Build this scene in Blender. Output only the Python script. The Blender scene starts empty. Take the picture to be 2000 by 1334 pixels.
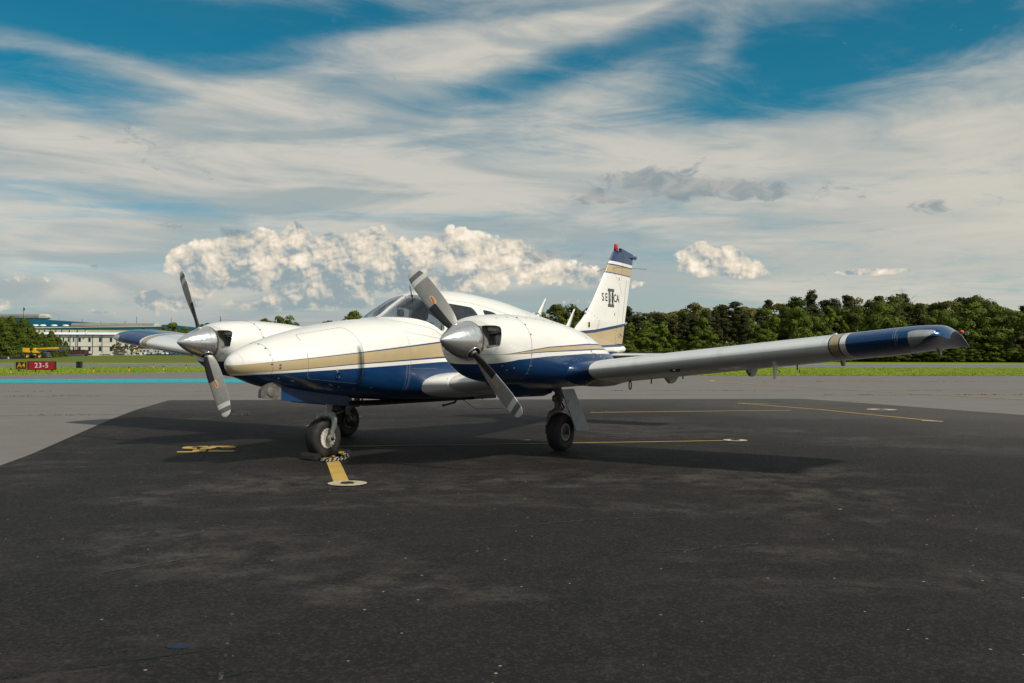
import bpy, bmesh, math, random
import numpy as np
from mathutils import Vector, Matrix
R = math.radians
SC = bpy.context.scene
COL = SC.collection
random.seed(7)
RNG = np.random.default_rng(7)

# ---------------------------------------------------------------- camera
YAW, PITCH, ROLL = R(33.287), R(0.902), R(0.213)
CAM = Vector((-6.076, -7.259, 1.093))
FWD = Vector((math.cos(YAW) * math.cos(PITCH), math.sin(YAW) * math.cos(PITCH), math.sin(PITCH)))
RGT0 = Vector((math.sin(YAW), -math.cos(YAW), 0))
UP0 = RGT0.cross(FWD)
RGT = RGT0 * math.cos(ROLL) + UP0 * math.sin(ROLL)
UPV = -RGT0 * math.sin(ROLL) + UP0 * math.cos(ROLL)
cd = bpy.data.cameras.new('camera')
cam = bpy.data.objects.new('camera', cd)
COL.objects.link(cam)
m4 = Matrix((RGT, UPV, -FWD)).transposed().to_4x4()
m4.translation = CAM
cam.matrix_world = m4
cd.lens = 36 * 1848.73 / 2000
cd.sensor_width = 36
cd.clip_start = 0.1
cd.clip_end = 12000
SC.camera = cam

# ---------------------------------------------------------------- view transform
SC.view_settings.view_transform = 'Standard'
SC.view_settings.look = 'None'
SC.view_settings.exposure = 0.0
SC.view_settings.gamma = 1.0
SC.view_settings.use_curve_mapping = False

# ---------------------------------------------------------------- sun
SUN_EL = R(45.0)
SUN_DIR = Vector((-0.04, -math.cos(SUN_EL), math.sin(SUN_EL))).normalized()   # towards the sun
sd = bpy.data.lights.new('sun', 'SUN')
sd.energy = 3.75
sd.angle = R(3.0)
sd.color = (1.0, 0.92, 0.80)
sun = bpy.data.objects.new('sun', sd)
COL.objects.link(sun)
sun.rotation_euler = SUN_DIR.to_track_quat('Z', 'Y').to_euler()
sun.location = (0, -20, 30)

# ---------------------------------------------------------------- node helpers
class NT:
    """tiny writer of node trees"""
    def __init__(s, tree):
        s.t = tree; s.n = tree.nodes; s.l = tree.links
    def new(s, kind, **kw):
        n = s.n.new(kind)
        for k, v in kw.items(): setattr(n, k, v)
        return n
    def put(s, sock, v):
        if hasattr(v, 'is_linked') or hasattr(v, 'links'): s.l.new(v, sock)
        elif v is not None:
            try: sock.default_value = v
            except Exception:
                sock.default_value = (v, v, v) if len(sock.default_value) == 3 else (v, v, v, 1)
    def m(s, op, a, b=None, c=None, clamp=False):
        n = s.new('ShaderNodeMath', operation=op, use_clamp=clamp)
        s.put(n.inputs[0], a)
        if b is not None: s.put(n.inputs[1], b)
        if c is not None: s.put(n.inputs[2], c)
        return n.outputs[0]
    def add(s, a, b): return s.m('ADD', a, b)
    def sub(s, a, b): return s.m('SUBTRACT', a, b)
    def mul(s, a, b): return s.m('MULTIPLY', a, b)
    def mn(s, a, b): return s.m('MINIMUM', a, b)
    def mx(s, a, b): return s.m('MAXIMUM', a, b)
    def gt(s, a, b): return s.m('GREATER_THAN', a, b)
    def lt(s, a, b): return s.m('LESS_THAN', a, b)
    def ss(s, a, lo, hi, o0=0.0, o1=1.0, kind='SMOOTHSTEP'):
        n = s.new('ShaderNodeMapRange', interpolation_type=kind)
        n.clamp = True
        for i, v in enumerate((a, lo, hi, o0, o1)): s.put(n.inputs[i], v)
        return n.outputs[0]
    def mix(s, f, a, b, kind='MIX'):
        n = s.new('ShaderNodeMix', data_type='RGBA', blend_type=kind)
        s.put(n.inputs[0], f)
        for i, v in ((6, a), (7, b)):
            if isinstance(v, tuple) and len(v) == 3: v = v + (1,)
            s.put(n.inputs[i], v)
        return n.outputs[2]
    def vec(s, x, y, z):
        n = s.new('ShaderNodeCombineXYZ')
        for i, v in enumerate((x, y, z)): s.put(n.inputs[i], v)
        return n.outputs[0]
    def sep(s, v):
        n = s.new('ShaderNodeSeparateXYZ'); s.put(n.inputs[0], v)
        return n.outputs[0], n.outputs[1], n.outputs[2]
    def vm(s, op, a, b=None):
        n = s.new('ShaderNodeVectorMath', operation=op)
        s.put(n.inputs[0], a)
        if b is not None:
            s.put(n.inputs[3 if op == 'SCALE' else 1], b)
        return n.outputs['Value'] if op in ('DOT_PRODUCT', 'LENGTH') else n.outputs[0]
    def noise(s, v, scale, detail=4.0, rough=0.55, dist=0.0, lac=2.0, out=0, dim='3D'):
        n = s.new('ShaderNodeTexNoise', noise_dimensions=dim)
        s.put(n.inputs['Vector'], v); s.put(n.inputs['Scale'], scale); s.put(n.inputs['Detail'], detail)
        s.put(n.inputs['Roughness'], rough); s.put(n.inputs['Distortion'], dist); s.put(n.inputs['Lacunarity'], lac)
        return n.outputs[out]
    def pw(s, x, pts):
        """piecewise linear function of x"""
        r = None
        out = pts[0][1]
        for (x0, y0), (x1, y1) in zip(pts, pts[1:]):
            t = s.ss(x, x0, x1, 0.0, y1 - y0, 'LINEAR')
            out = s.add(out, t)
        return out

# ---------------------------------------------------------------- sky
wd = bpy.data.worlds.new('World')
SC.world = wd
wd.use_nodes = True
def build_sky():
    w = NT(wd.node_tree)
    w.n.clear()
    def N2(*a, **k): return w.noise(*a, dim='2D', **k)
    out = w.new('ShaderNodeOutputWorld')
    sky = w.new('ShaderNodeTexSky', sky_type='NISHITA')
    sky.sun_disc = False
    sky.sun_elevation = SUN_EL
    sky.sun_rotation = math.atan2(SUN_DIR.x, SUN_DIR.y)
    sky.air_density = 1.0; sky.dust_density = 0.6; sky.ozone_density = 2.2
    g = w.new('ShaderNodeTexCoord').outputs['Generated']
    dx, dy, dz = w.sep(g)
    df = w.add(w.mul(dx, math.cos(YAW)), w.mul(dy, math.sin(YAW)))
    dr = w.add(w.mul(dx, math.sin(YAW)), w.mul(dy, -math.cos(YAW)))
    az = w.m('ARCTAN2', dr, df)
    el = w.m('ARCSINE', dz)
    K = 1848.7
    def A(px): return math.atan((px - 1000) / K)
    def E(py, px=1000): return math.atan((696 - py) / K * math.cos(A(px)))
    def blob(px, py, rx, ry, tilt=0.0):
        """soft elliptical patch of sky, 1 in its middle"""
        a = w.sub(az, A(px)); e = w.sub(el, E(py, px))
        c, s_ = math.cos(R(tilt)), math.sin(R(tilt))
        u = w.mul(w.add(w.mul(a, c), w.mul(e, s_)), K / rx)
        v = w.mul(w.sub(w.mul(e, c), w.mul(a, s_)), K / ry)
        d = w.add(w.mul(u, u), w.mul(v, v))
        return w.m('EXPONENT', w.mul(d, -1.0))
    def total(bl):
        o = 0.0
        for k, b in bl:
            o = w.add(o, w.mul(blob(*b), k))
        return o
    # clear sky
    tint = w.mix(w.ss(el, 0.03, 0.26), (0.66, 0.86, 0.88), (0.035, 0.66, 0.70))
    base = w.mix(1.0, sky.outputs[0], tint, 'MULTIPLY')
    base = w.vm('SCALE', base, 0.095)
    # thin high cloud lives on a flat deck overhead, so that its streaks run in perspective
    h = w.m('MAXIMUM', w.add(dz, 0.055), 0.02)
    px_, py_ = w.m('DIVIDE', dr, h), w.m('DIVIDE', df, h)
    ca, sa = math.cos(R(24)), math.sin(R(24))
    qx = w.add(w.mul(px_, ca), w.mul(py_, sa)); qy = w.sub(w.mul(py_, ca), w.mul(px_, sa))
    deck = w.vec(w.mul(qx, 0.46), w.mul(qy, 0.95), 0.0)
    n1 = N2(deck, 0.55, 8.0, 0.60, 0.7)
    deck2 = w.vec(w.add(w.mul(qx, 0.80), 13.7), w.mul(qy, 1.2), 0.0)
    n2 = N2(deck2, 2.4, 5.0, 0.62, 0.6)
    n3 = N2(w.vec(w.add(px_, 9.0), py_, 0.0), 9.0, 3.0, 0.6, 0.0)
    cov = w.mul(1.0, total([(0.30, (86, 268, 60, 34)), (-0.46, (230, 55, 400, 70)), (-0.24, (150, 195, 300, 45, -8)), (-0.46, (1540, 100, 300, 95, 8)), (-0.40, (1470, 205, 300, 42, 3)), (-0.34, (1150, 110, 240, 30, 14)),
                 (-0.34, (700, 30, 260, 40, 6)), (-0.24, (1900, 60, 260, 60)), (0.30, (1850, 320, 420, 170)), (0.26, (600, 190, 330, 80, 12)), (-0.22, (1000, 170, 240, 26, 10)),
                 (0.62, (1040, 72, 190, 20, 15)), (0.50, (1210, 22, 120, 9, 12)), (0.36, (450, 205, 170, 26, 22)), (0.24, (130, 105, 170, 22, -6)), (0.26, (360, 160, 200, 20, -10)), (0.24, (760, 80, 230, 22, 6)),
                 (0.20, (1000, 330, 700, 130)), (-0.24, (130, 380, 220, 26, -4)), (-0.12, (1090, 293, 90, 9, 5)), (-0.12, (960, 250, 80, 8, 8)), (-0.12, (1430, 282, 90, 8, 6)), (0.22, (1420, 60, 40, 90, -20)), (0.16, (1290, 250, 160, 40, 10))]))
    low = w.ss(el, 0.40, 0.10, 0.0, 0.20)
    veil = w.add(w.add(w.mul(w.sub(n1, 0.5), 1.20), w.mul(w.sub(n2, 0.5), 0.62)), w.add(cov, w.add(low, 0.06)))
    veil = w.add(veil, w.mul(w.sub(n3, 0.5), 0.14))
    vm_ = w.ss(veil, -0.36, 0.42, 0.02, 0.95)
    # veil colour: cream where thick, grey-blue near the ground
    tone = N2(w.vec(w.mul(az, 3.0), w.mul(el, 17.0), 1.3), 1.6, 5.0, 0.55, 0.4)
    vcol = w.mix(w.ss(tone, 0.36, 0.64), (0.385, 0.43, 0.43), (0.62, 0.59, 0.525))
    vcol = w.mix(w.ss(el, 0.0, 0.085, 0.86, 0.0), vcol, (0.285, 0.365, 0.40))
    warm = w.ss(az, 0.02, 0.50, 0.0, 0.62)
    vcol = w.mix(warm, vcol, (0.64, 0.60, 0.515))
    # cumulus banks near the horizon: towers heaped from many small billows
    def billow(a, e, octs):
        p = w.vec(w.add(a, 0.4), w.mul(e, 1.12), 0.0)
        wv = N2(p, octs[0][0] * 1.3, 2.0, 0.6, 0.0, 2.0, 1)
        p = w.vm('ADD', p, w.vm('SCALE', w.vm('SUBTRACT', wv, (0.5, 0.5, 0.5)), 0.55 / octs[0][0]))
        px0, py0, _ = w.sep(p)
        o = 0.0
        for k_, (sc, k) in enumerate(octs):
            t_ = 0.6 + 1.1 * k_
            q = w.vec(w.add(w.mul(px0, math.cos(t_)), w.mul(py0, -math.sin(t_))), w.add(w.mul(px0, math.sin(t_)), w.mul(py0, math.cos(t_))), 0.0)
            n = N2(w.vm('ADD', q, (0.37 * k_, 0.21 * k_, 0.0)), sc, 1.0, 0.5)
            o = w.add(o, w.mul(w.m('ABSOLUTE', w.sub(n, 0.5)), 2.0 * k))
        return o
    COARSE = ((24.0, 0.95), (47.0, 0.60)); FINE = ((92.0, 0.36), (180.0, 0.20), (350.0, 0.10))
    env = total([(0.75, (352, 508, 38, 30)), (0.75, (408, 498, 42, 34)), (0.70, (462, 484, 40, 30)), (0.85, (522, 476, 44, 34)), (0.85, (577, 450, 17, 24)), (0.80, (598, 500, 52, 44)), (0.70, (648, 474, 34, 26)),
                 (0.72, (700, 490, 40, 34)), (0.90, (732, 464, 32, 30)), (0.80, (788, 490, 40, 34)), (0.70, (842, 486, 32, 28)), (0.90, (896, 470, 42, 32)), (0.85, (948, 502, 54, 42)), (0.72, (1004, 486, 34, 28)), (0.72, (1048, 516, 48, 34)), (0.66, (1105, 532, 54, 32)), (0.55, (1158, 552, 34, 24)),
                 (0.70, (470, 536, 60, 34)), (0.75, (560, 556, 80, 36)), (0.70, (670, 556, 80, 38)), (0.75, (800, 548, 90, 42)), (0.70, (930, 552, 80, 30)), (0.50, (400, 552, 50, 26)), (0.72, (285, 588, 30, 22)), (0.62, (345, 590, 55, 22)), (0.75, (1240, 556, 32, 22)), (0.55, (640, 598, 120, 13)), (0.5, (480, 602, 80, 11)), (0.30, (860, 596, 120, 12)),
                 (0.85, (1345, 506, 34, 32)), (0.82, (1372, 492, 24, 24)), (0.85, (1402, 518, 44, 28)), (0.72, (1428, 494, 24, 24)), (0.70, (1462, 518, 34, 22)), (0.62, (1510, 536, 52, 11)), (-0.75, (1400, 566, 170, 16)),
                 (0.62, (1730, 527, 100, 9)), (0.55, (1680, 529, 40, 8)), (0.55, (30, 548, 55, 14)), (0.60, (190, 612, 44, 9)), (0.66, (8, 596, 36, 18)), (0.52, (120, 614, 30, 7)), (0.52, (1740, 566, 150, 13)), (0.50, (1500, 588, 60, 8)), (0.55, (1150, 588, 70, 12))])
    # the same kind of bank goes on round the rest of the horizon
    ring = w.mul(w.ss(w.m('ABSOLUTE', az), 0.56, 0.85), w.ss(w.m('ABSOLUTE', w.sub(el, 0.07)), 0.075, 0.0, 0.0, 0.75))
    env = w.add(env, w.mul(ring, w.ss(N2(w.vec(az, 0.0, 0.0), 3.0, 2.0), 0.42, 0.6)))
    env = w.mn(env, 1.15)
    c0, f0 = billow(az, el, COARSE), billow(az, el, FINE)
    c1, f1 = billow(w.add(az, 0.0075), w.add(el, 0.0105), COARSE), billow(w.add(az, 0.0022), w.add(el, 0.0030), FINE)
    wisp = N2(w.vec(w.add(az, 3.0), w.mul(el, 1.3), 0.0), 60.0, 5.0, 0.62)
    body = w.add(w.add(w.mul(env, 1.05), -0.72), w.add(w.mul(c0, 0.55), w.add(w.mul(f0, 0.42), w.mul(w.sub(wisp, 0.5), 0.50))))
    cmask = w.ss(body, 0.0, 0.20)
    relief = w.add(w.mul(w.sub(c0, c1), 0.60), w.mul(w.sub(f0, f1), 0.62))
    big = N2(w.vec(w.add(az, 7.0), w.mul(el, 1.3), 0.0), 13.0, 3.0, 0.55)
    light = w.add(w.add(0.43, w.mul(relief, 1.0)), w.add(w.mul(w.sub(big, 0.5), 0.75), w.mul(w.add(c0, f0), 0.20)))
    light = w.add(light, w.ss(body, 0.24, 0.0, 0.0, 0.16))
    # thicker air low down dims the feet of the bank
    light = w.add(light, w.ss(el, 0.035, 0.115, -0.28, 0.10))
    ccol = w.mix(w.ss(light, 0.20, 0.78), (0.295, 0.37, 0.40), (0.80, 0.70, 0.565))
    ccol = w.mix(w.ss(light, 0.66, 1.02), ccol, (0.99, 0.90, 0.75))
    cop = w.mul(cmask, w.ss(el, 0.012, 0.085, 0.45, 0.96))
    # ragged grey scud in front of the veil
    genv = total([(0.80, (1270, 352, 120, 30, -4)), (0.70, (1430, 362, 110, 18, -4)), (0.75, (1170, 386, 90, 14)), (0.6, (1085, 497, 75, 16)), (0.42, (1000, 440, 45, 9)),
                  (0.45, (420, 455, 130, 12, -3)), (0.42, (210, 518, 60, 10)), (0.42, (350, 320, 110, 20, -12)), (0.27, (1650, 370, 260, 22)), (0.26, (1850, 400, 200, 24)), (0.45, (200, 250, 70, 30))])
    gn = N2(w.vec(w.mul(az, 1.0), w.mul(el, 1.9), 2.2), 30.0, 7.0, 0.62, 0.4)
    gmask = w.ss(w.add(w.mul(w.sub(gn, 0.5), 1.7), w.sub(genv, 0.32)), 0.0, 0.40, 0.0, 0.78)
    gcol = w.mix(w.ss(gn, 0.35, 0.70), (0.43, 0.425, 0.41), (0.235, 0.30, 0.335))
    col = w.mix(vm_, base, vcol)
    col = w.mix(cop, col, ccol)
    col = w.mix(gmask, col, gcol)
    # a little grain of far haze just above the land
    col = w.mix(w.ss(el, 0.05, -0.01, 0.0, 0.55), col, (0.275, 0.355, 0.39))
    bg = w.new('ShaderNodeBackground')
    w.put(bg.inputs[0], w.vm('SCALE', col, 10.0)); w.put(bg.inputs[1], 0.1)
    w.l.new(bg.outputs[0], out.inputs[0])
build_sky()
wd.cycles.sampling_method = 'MANUAL'
wd.cycles.sample_map_resolution = 512

# ---------------------------------------------------------------- objects, labels, meshes
def tag(o, label=None, cat=None, group=None, kind=None):
    if label: o['label'] = label
    if cat: o['category'] = cat
    if group: o['group'] = group
    if kind: o['kind'] = kind
    return o
def empty(name, loc=(0, 0, 0), rz=0.0):
    o = bpy.data.objects.new(name, None)
    COL.objects.link(o); o.location = loc; o.rotation_euler = (0, 0, rz)
    o.empty_display_size = 0.2
    return o
def link(name, me, parent=None, loc=None):
    o = bpy.data.objects.new(name, me)
    COL.objects.link(o)
    if parent is not None: o.parent = parent
    if loc is not None: o.location = loc
    return o
class MB:
    """collects faces; build() links them as one mesh object"""
    def __init__(s): s.v = []; s.f = []; s.mi = []; s.sm = []
    def face_list(s, vs, fs, mi=0, smooth=False):
        b = len(s.v)
        s.v.extend(tuple(map(float, p)) for p in vs)
        s.f.extend(tuple(i + b for i in f) for f in fs)
        s.mi.extend([mi] * len(fs)); s.sm.extend([smooth] * len(fs))
        return s
    def box(s, c, d, mi=0, M=None, bev=0.0):
        x, y, z = [k / 2 for k in d]
        if bev:
            b = min(bev, x * .9, y * .9, z * .9)
            vs = []
            for sz in (-1, 1):
                for ins, zz in (((b, z), (0, z - b)) if sz > 0 else ((0, z - b), (b, z))):
                    pass
            # bevelled box as a stack of four inset rings
            rings = [(b, -z), (0, -z + b), (0, z - b), (b, z)]
            P = []
            for ins, zz in rings:
                X, Y = x - ins, y - ins
                cb = b * (1.0 if ins == 0 else 0.6)
                P += [(X, -Y + cb, zz), (X, Y - cb, zz), (X - cb, Y, zz), (-X + cb, Y, zz), (-X, Y - cb, zz), (-X, -Y + cb, zz), (-X + cb, -Y, zz), (X - cb, -Y, zz)]
            F = []
            for k in range(3):
                for i in range(8):
                    F.append((k * 8 + i, k * 8 + (i + 1) % 8, (k + 1) * 8 + (i + 1) % 8, (k + 1) * 8 + i))
            F += [tuple(range(7, -1, -1)), tuple(range(24, 32))]
        else:
            P = [(-x, -y, -z), (x, -y, -z), (x, y, -z), (-x, y, -z), (-x, -y, z), (x, -y, z), (x, y, z), (-x, y, z)]
            F = [(3, 2, 1, 0), (4, 5, 6, 7), (0, 1, 5, 4), (1, 2, 6, 5), (2, 3, 7, 6), (3, 0, 4, 7)]
        T = Matrix.Translation(Vector(c)) @ (M.to_4x4() if M else Matrix())
        return s.face_list([T @ Vector(p) for p in P], F, mi)
    def tube(s, pts, r, n=10, mi=0, caps=True, closed=False):
        pts = [Vector(p) for p in pts]
        rs = r if isinstance(r, (list, tuple)) else [r] * len(pts)
        V = []; F = []
        ref = None
        N = len(pts)
        for i, p in enumerate(pts):
            a = pts[(i - 1) % N] if (i > 0 or closed) else p
            b = pts[(i + 1) % N] if (i < N - 1 or closed) else p
            t = (b - a).normalized()
            if ref is None: ref = t.orthogonal().normalized()
            ref = (ref - t * ref.dot(t))
            ref = ref.normalized() if ref.length > 1e-6 else t.orthogonal().normalized()
            u = t.cross(ref)
            for k in range(n):
                q = 2 * math.pi * k / n
                V.append(p + (ref * math.cos(q) + u * math.sin(q)) * rs[i])
        for i in range(N if closed else N - 1):
            j = (i + 1) % N
            for k in range(n):
                F.append((i * n + k, i * n + (k + 1) % n, j * n + (k + 1) % n, j * n + k))
        if caps and not closed:
            F.append(tuple(range(n - 1, -1, -1))); F.append(tuple((N - 1) * n + k for k in range(n)))
        return s.face_list(V, F, mi, True)
    def lathe(s, prof, c=(0, 0, 0), axis='x', n=32, mi=0, smooth=True, M=None):
        """prof: (along, radius) pairs"""
        V = []; F = []
        for a, r in prof:
            for k in range(n):
                q = 2 * math.pi * k / n
                u, v = r * math.cos(q), r * math.sin(q)
                V.append({'x': (a, u, v), 'y': (v, a, u), 'z': (u, v, a)}[axis])
        for i in range(len(prof) - 1):
            for k in range(n):
                F.append((i * n + k, i * n + (k + 1) % n, (i + 1) * n + (k + 1) % n, (i + 1) * n + k))
        if prof[0][1] > 1e-5: F.append(tuple(range(n - 1, -1, -1)))
        if prof[-1][1] > 1e-5: F.append(tuple((len(prof) - 1) * n + k for k in range(n)))
        T = Matrix.Translation(Vector(c)) @ (M.to_4x4() if M else Matrix())
        return s.face_list([T @ Vector(p) for p in V], F, mi, smooth)
    def prism(s, poly, axis, a, b, mi=0):
        """polygon in the other two axes, extruded along axis from a to b"""
        def P(u, v, w): return {'x': (w, u, v), 'y': (u, w, v), 'z': (u, v, w)}[axis]
        n = len(poly)
        V = [P(u, v, a) for u, v in poly] + [P(u, v, b) for u, v in poly]
        F = [tuple(range(n - 1, -1, -1)), tuple(range(n, 2 * n))] + [(i, (i + 1) % n, n + (i + 1) % n, n + i) for i in range(n)]
        return s.face_list(V, F, mi)
    def grid(s, rows, closed_u=False, mi=0, smooth=True, cap0=False, cap1=False):
        """rows of equal length; closed_u joins the row ends"""
        nr, nc = len(rows), len(rows[0])
        V = [p for r in rows for p in r]
        F = []
        for i in range(nr - 1):
            for k in range(nc if closed_u else nc - 1):
                F.append((i * nc + k, i * nc + (k + 1) % nc, (i + 1) * nc + (k + 1) % nc, (i + 1) * nc + k))
        if cap0: F.append(tuple(range(nc - 1, -1, -1)))
        if cap1: F.append(tuple((nr - 1) * nc + k for k in range(nc)))
        return s.face_list(V, F, mi, smooth)
    def mesh(s, name, mats, fix=True):
        me = bpy.data.meshes.new(name)
        me.from_pydata(s.v, [], s.f)
        for m_ in (mats if isinstance(mats, (list, tuple)) else [mats]): me.materials.append(m_)
        me.polygons.foreach_set('material_index', s.mi)
        me.polygons.foreach_set('use_smooth', s.sm)
        if fix:
            bm = bmesh.new(); bm.from_mesh(me)
            bmesh.ops.remove_doubles(bm, verts=bm.verts, dist=1e-6)
            bmesh.ops.recalc_face_normals(bm, faces=bm.faces)
            bm.to_mesh(me); bm.free()
        me.update()
        return me
    def build(s, name, mats, parent=None, loc=None, fix=True, sharp=None):
        me = s.mesh(name, mats, fix)
        if sharp: me.set_sharp_from_angle(angle=R(sharp))
        return link(name, me, parent, loc)

# ---------------------------------------------------------------- materials
def new_mat(name):
    m_ = bpy.data.materials.new(name); m_.use_nodes = True
    w = NT(m_.node_tree)
    b = next(n for n in w.n if n.type == 'BSDF_PRINCIPLED')
    return m_, w, b
def P(name, col, rough=0.5, metal=0.0, coat=0.0, vary=0.12, scale=6.0, spec=0.5, bump=0.0, bscale=60.0, emit=None, coat_rough=0.05):
    m_, w, b = new_mat(name)
    co = w.new('ShaderNodeTexCoord').outputs['Object']
    if vary:
        f = w.noise(co, scale, 5.0, 0.6)
        c = w.mix(w.ss(f, 0.3, 0.7), tuple(k * (1 - vary) for k in col), tuple(min(1, k * (1 + vary)) for k in col))
        w.put(b.inputs['Base Color'], c)
        w.put(b.inputs['Roughness'], w.ss(w.noise(co, scale * 2.3, 3.0), 0.3, 0.7, max(0.02, rough - 0.06), min(1, rough + 0.08)))
    else:
        b.inputs['Base Color'].default_value = (*col, 1); b.inputs['Roughness'].default_value = rough
    b.inputs['Metallic'].default_value = metal
    b.inputs['Coat Weight'].default_value = coat
    b.inputs['Coat Roughness'].default_value = coat_rough
    b.inputs['Specular IOR Level'].default_value = spec
    if bump:
        bp = w.new('ShaderNodeBump'); bp.inputs['Strength'].default_value = bump; bp.inputs['Distance'].default_value = 0.01
        w.put(bp.inputs['Height'], w.noise(co, bscale, 4.0))
        w.put(b.inputs['Normal'], bp.outputs[0])
    if emit:
        b.inputs['Emission Color'].default_value = (*emit[0], 1); b.inputs['Emission Strength'].default_value = emit[1]
    return m_
def pchip(x, xs, ys):
    xs = np.asarray(xs, float); ys = np.asarray(ys, float)
    h = np.diff(xs); d = np.diff(ys) / h
    mm = np.zeros_like(ys)
    for i in range(1, len(xs) - 1):
        if d[i - 1] * d[i] > 0:
            w1 = 2 * h[i] + h[i - 1]; w2 = h[i] + 2 * h[i - 1]
            mm[i] = (w1 + w2) / (w1 / d[i - 1] + w2 / d[i])
    mm[0] = d[0]; mm[-1] = d[-1]
    x = np.clip(np.asarray(x, float), xs[0], xs[-1])
    i = np.clip(np.searchsorted(xs, x) - 1, 0, len(h) - 1)
    t = (x - xs[i]) / h[i]
    return ((1 + 2 * t) * (1 - t) ** 2 * ys[i] + t * (1 - t) ** 2 * h[i] * mm[i] + t * t * (3 - 2 * t) * ys[i + 1] + t * t * (t - 1) * h[i] * mm[i + 1])
class Body:
    """a long closed body along x: top, foot, half-width and middle lines, superelliptic sections"""
    def __init__(s, top, bot, wid, mid, nu, nl, y0=0.0):
        s.q = [tuple(zip(*k)) for k in (top, bot, wid, mid, nu, nl)]
        s.y0 = y0
    def par(s, x, off=0.0):
        t, b, w, m_, nu, nl = [pchip(x, *k) for k in s.q]
        return t - m_ - off, m_ - b - off, w - off, m_, nu, nl
    def pt(s, x, a, off=0.0):
        hu, hd, w, zc, nu, nl = s.par(x, off)
        c, sn = math.cos(a), math.sin(a)
        n, h = (nu, hu) if sn >= 0 else (nl, hd)
        return (x, s.y0 + w * math.copysign(abs(c) ** (2 / n), c), zc + h * math.copysign(abs(sn) ** (2 / n), sn))
    def F(s, x, y, z):
        hu, hd, w, zc, nu, nl = s.par(x)
        h = np.where(z >= zc, hu, hd); n = np.where(z >= zc, nu, nl)
        return (np.abs(y - s.y0) / w) ** n + (np.abs(z - zc) / h) ** n - 1
    def normal(s, x, y, z, e=1e-3):
        g = np.array([s.F(x + e, y, z) - s.F(x - e, y, z), s.F(x, y + e, z) - s.F(x, y - e, z), s.F(x, y, z + e) - s.F(x, y, z - e)])
        return (g / (np.linalg.norm(g, axis=0) + 1e-12)).T
    def y_at(s, x, z, side=-1, off=0.0):
        """y of the skin at a given x, z on one side"""
        hu, hd, w, zc, nu, nl = s.par(x, -off)
        h, n = (hu, nu) if z >= zc else (hd, nl)
        k = 1 - min(0.9999, abs(z - zc) / h) ** n
        return s.y0 + side * w * k ** (1 / n)
    def z_at(s, x, y, up=True, off=0.0):
        hu, hd, w, zc, nu, nl = s.par(x, -off)
        h, n = (hu, nu) if up else (hd, nl)
        k = 1 - min(0.9999, abs(y - s.y0) / w) ** n
        return zc + (1 if up else -1) * h * k ** (1 / n)
    def loft(s, xs, n=96, off=0.0, mi=0, cap=True):
        mb = MB()
        ang = [2 * math.pi * k / n for k in range(n)]
        mb.grid([[s.pt(x, a, off) for a in ang] for x in xs], True, mi, True, cap, cap)
        return mb
def boolean(o, cutters, op='DIFFERENCE'):
    """apply cutter objects to o and drop them"""
    for c in cutters:
        md = o.modifiers.new('cut', 'BOOLEAN'); md.operation = op; md.solver = 'EXACT'; md.object = c
        md.material_mode = 'TRANSFER'
    dg = bpy.context.evaluated_depsgraph_get()
    me = bpy.data.meshes.new_from_object(o.evaluated_get(dg))
    old = o.data
    o.modifiers.clear(); o.data = me
    for c in cutters:
        bpy.data.objects.remove(c)
    return o
def skin_normals(o, body, tol=0.75):
    """smooth shading from the body's own formula on its skin, flat shading on cut faces"""
    me = o.data
    n = len(me.vertices)
    co = np.empty(n * 3); me.vertices.foreach_get('co', co); co = co.reshape(-1, 3)
    g = body.normal(co[:, 0], co[:, 1], co[:, 2])
    f = np.abs(body.F(co[:, 0], co[:, 1], co[:, 2]))
    out = []
    for p in me.polygons:
        p.use_smooth = True
        fn = np.array(p.normal)
        for vi in p.vertices:
            if f[vi] < 0.09 and g[vi] @ fn > tol: out.append(tuple(g[vi]))
            else: out.append(tuple(fn))
    me.normals_split_custom_set(out)
def ribbon(mb, pts, nrm, w, mi=0, lift=0.0012):
    """thin strip along pts (on a skin with normals nrm), lifted a little"""
    V = []; F = []
    pts = [Vector(p) for p in pts]; nrm = [Vector(q) for q in nrm]
    for i, p in enumerate(pts):
        t = (pts[min(i + 1, len(pts) - 1)] - pts[max(i - 1, 0)]).normalized()
        b = t.cross(nrm[i]).normalized() * (w / 2)
        q = p + nrm[i] * lift
        V += [q - b, q + b]
    for i in range(len(pts) - 1):
        F.append((2 * i, 2 * i + 1, 2 * i + 3, 2 * i + 2))
    mb.face_list(V, F, mi)
def disc(mb, p, nrm, r, mi=0, n=8, lift=0.002, h=0.0):
    nrm = Vector(nrm).normalized(); u = nrm.orthogonal().normalized(); v = nrm.cross(u)
    p = Vector(p) + nrm * lift
    V = [p + (u * math.cos(2 * math.pi * k / n) + v * math.sin(2 * math.pi * k / n)) * r for k in range(n)]
    if h: V += [p + nrm * h]; mb.face_list(V, [(k, (k + 1) % n, n) for k in range(n)], mi, True)
    else: mb.face_list(V, [tuple(range(n))], mi)
def text_mesh(name, txt, size, mat, parent, M, extrude=0.001, align='CENTER', shear=0.0, space=1.0, bold=0.0):
    cu = bpy.data.curves.new(name, 'FONT')
    cu.body = txt; cu.size = size; cu.align_x = align; cu.align_y = 'CENTER'; cu.extrude = extrude; cu.shear = shear
    cu.space_character = space; cu.offset = bold; cu.resolution_u = 3
    tmp = bpy.data.objects.new('tmp_text', cu); COL.objects.link(tmp)
    dg = bpy.context.evaluated_depsgraph_get()
    me = bpy.data.meshes.new_from_object(tmp.evaluated_get(dg))
    bpy.data.objects.remove(tmp)
    me.transform(M); me.materials.clear(); me.materials.append(mat)
    me.name = name
    return link(name, me, parent)

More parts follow.
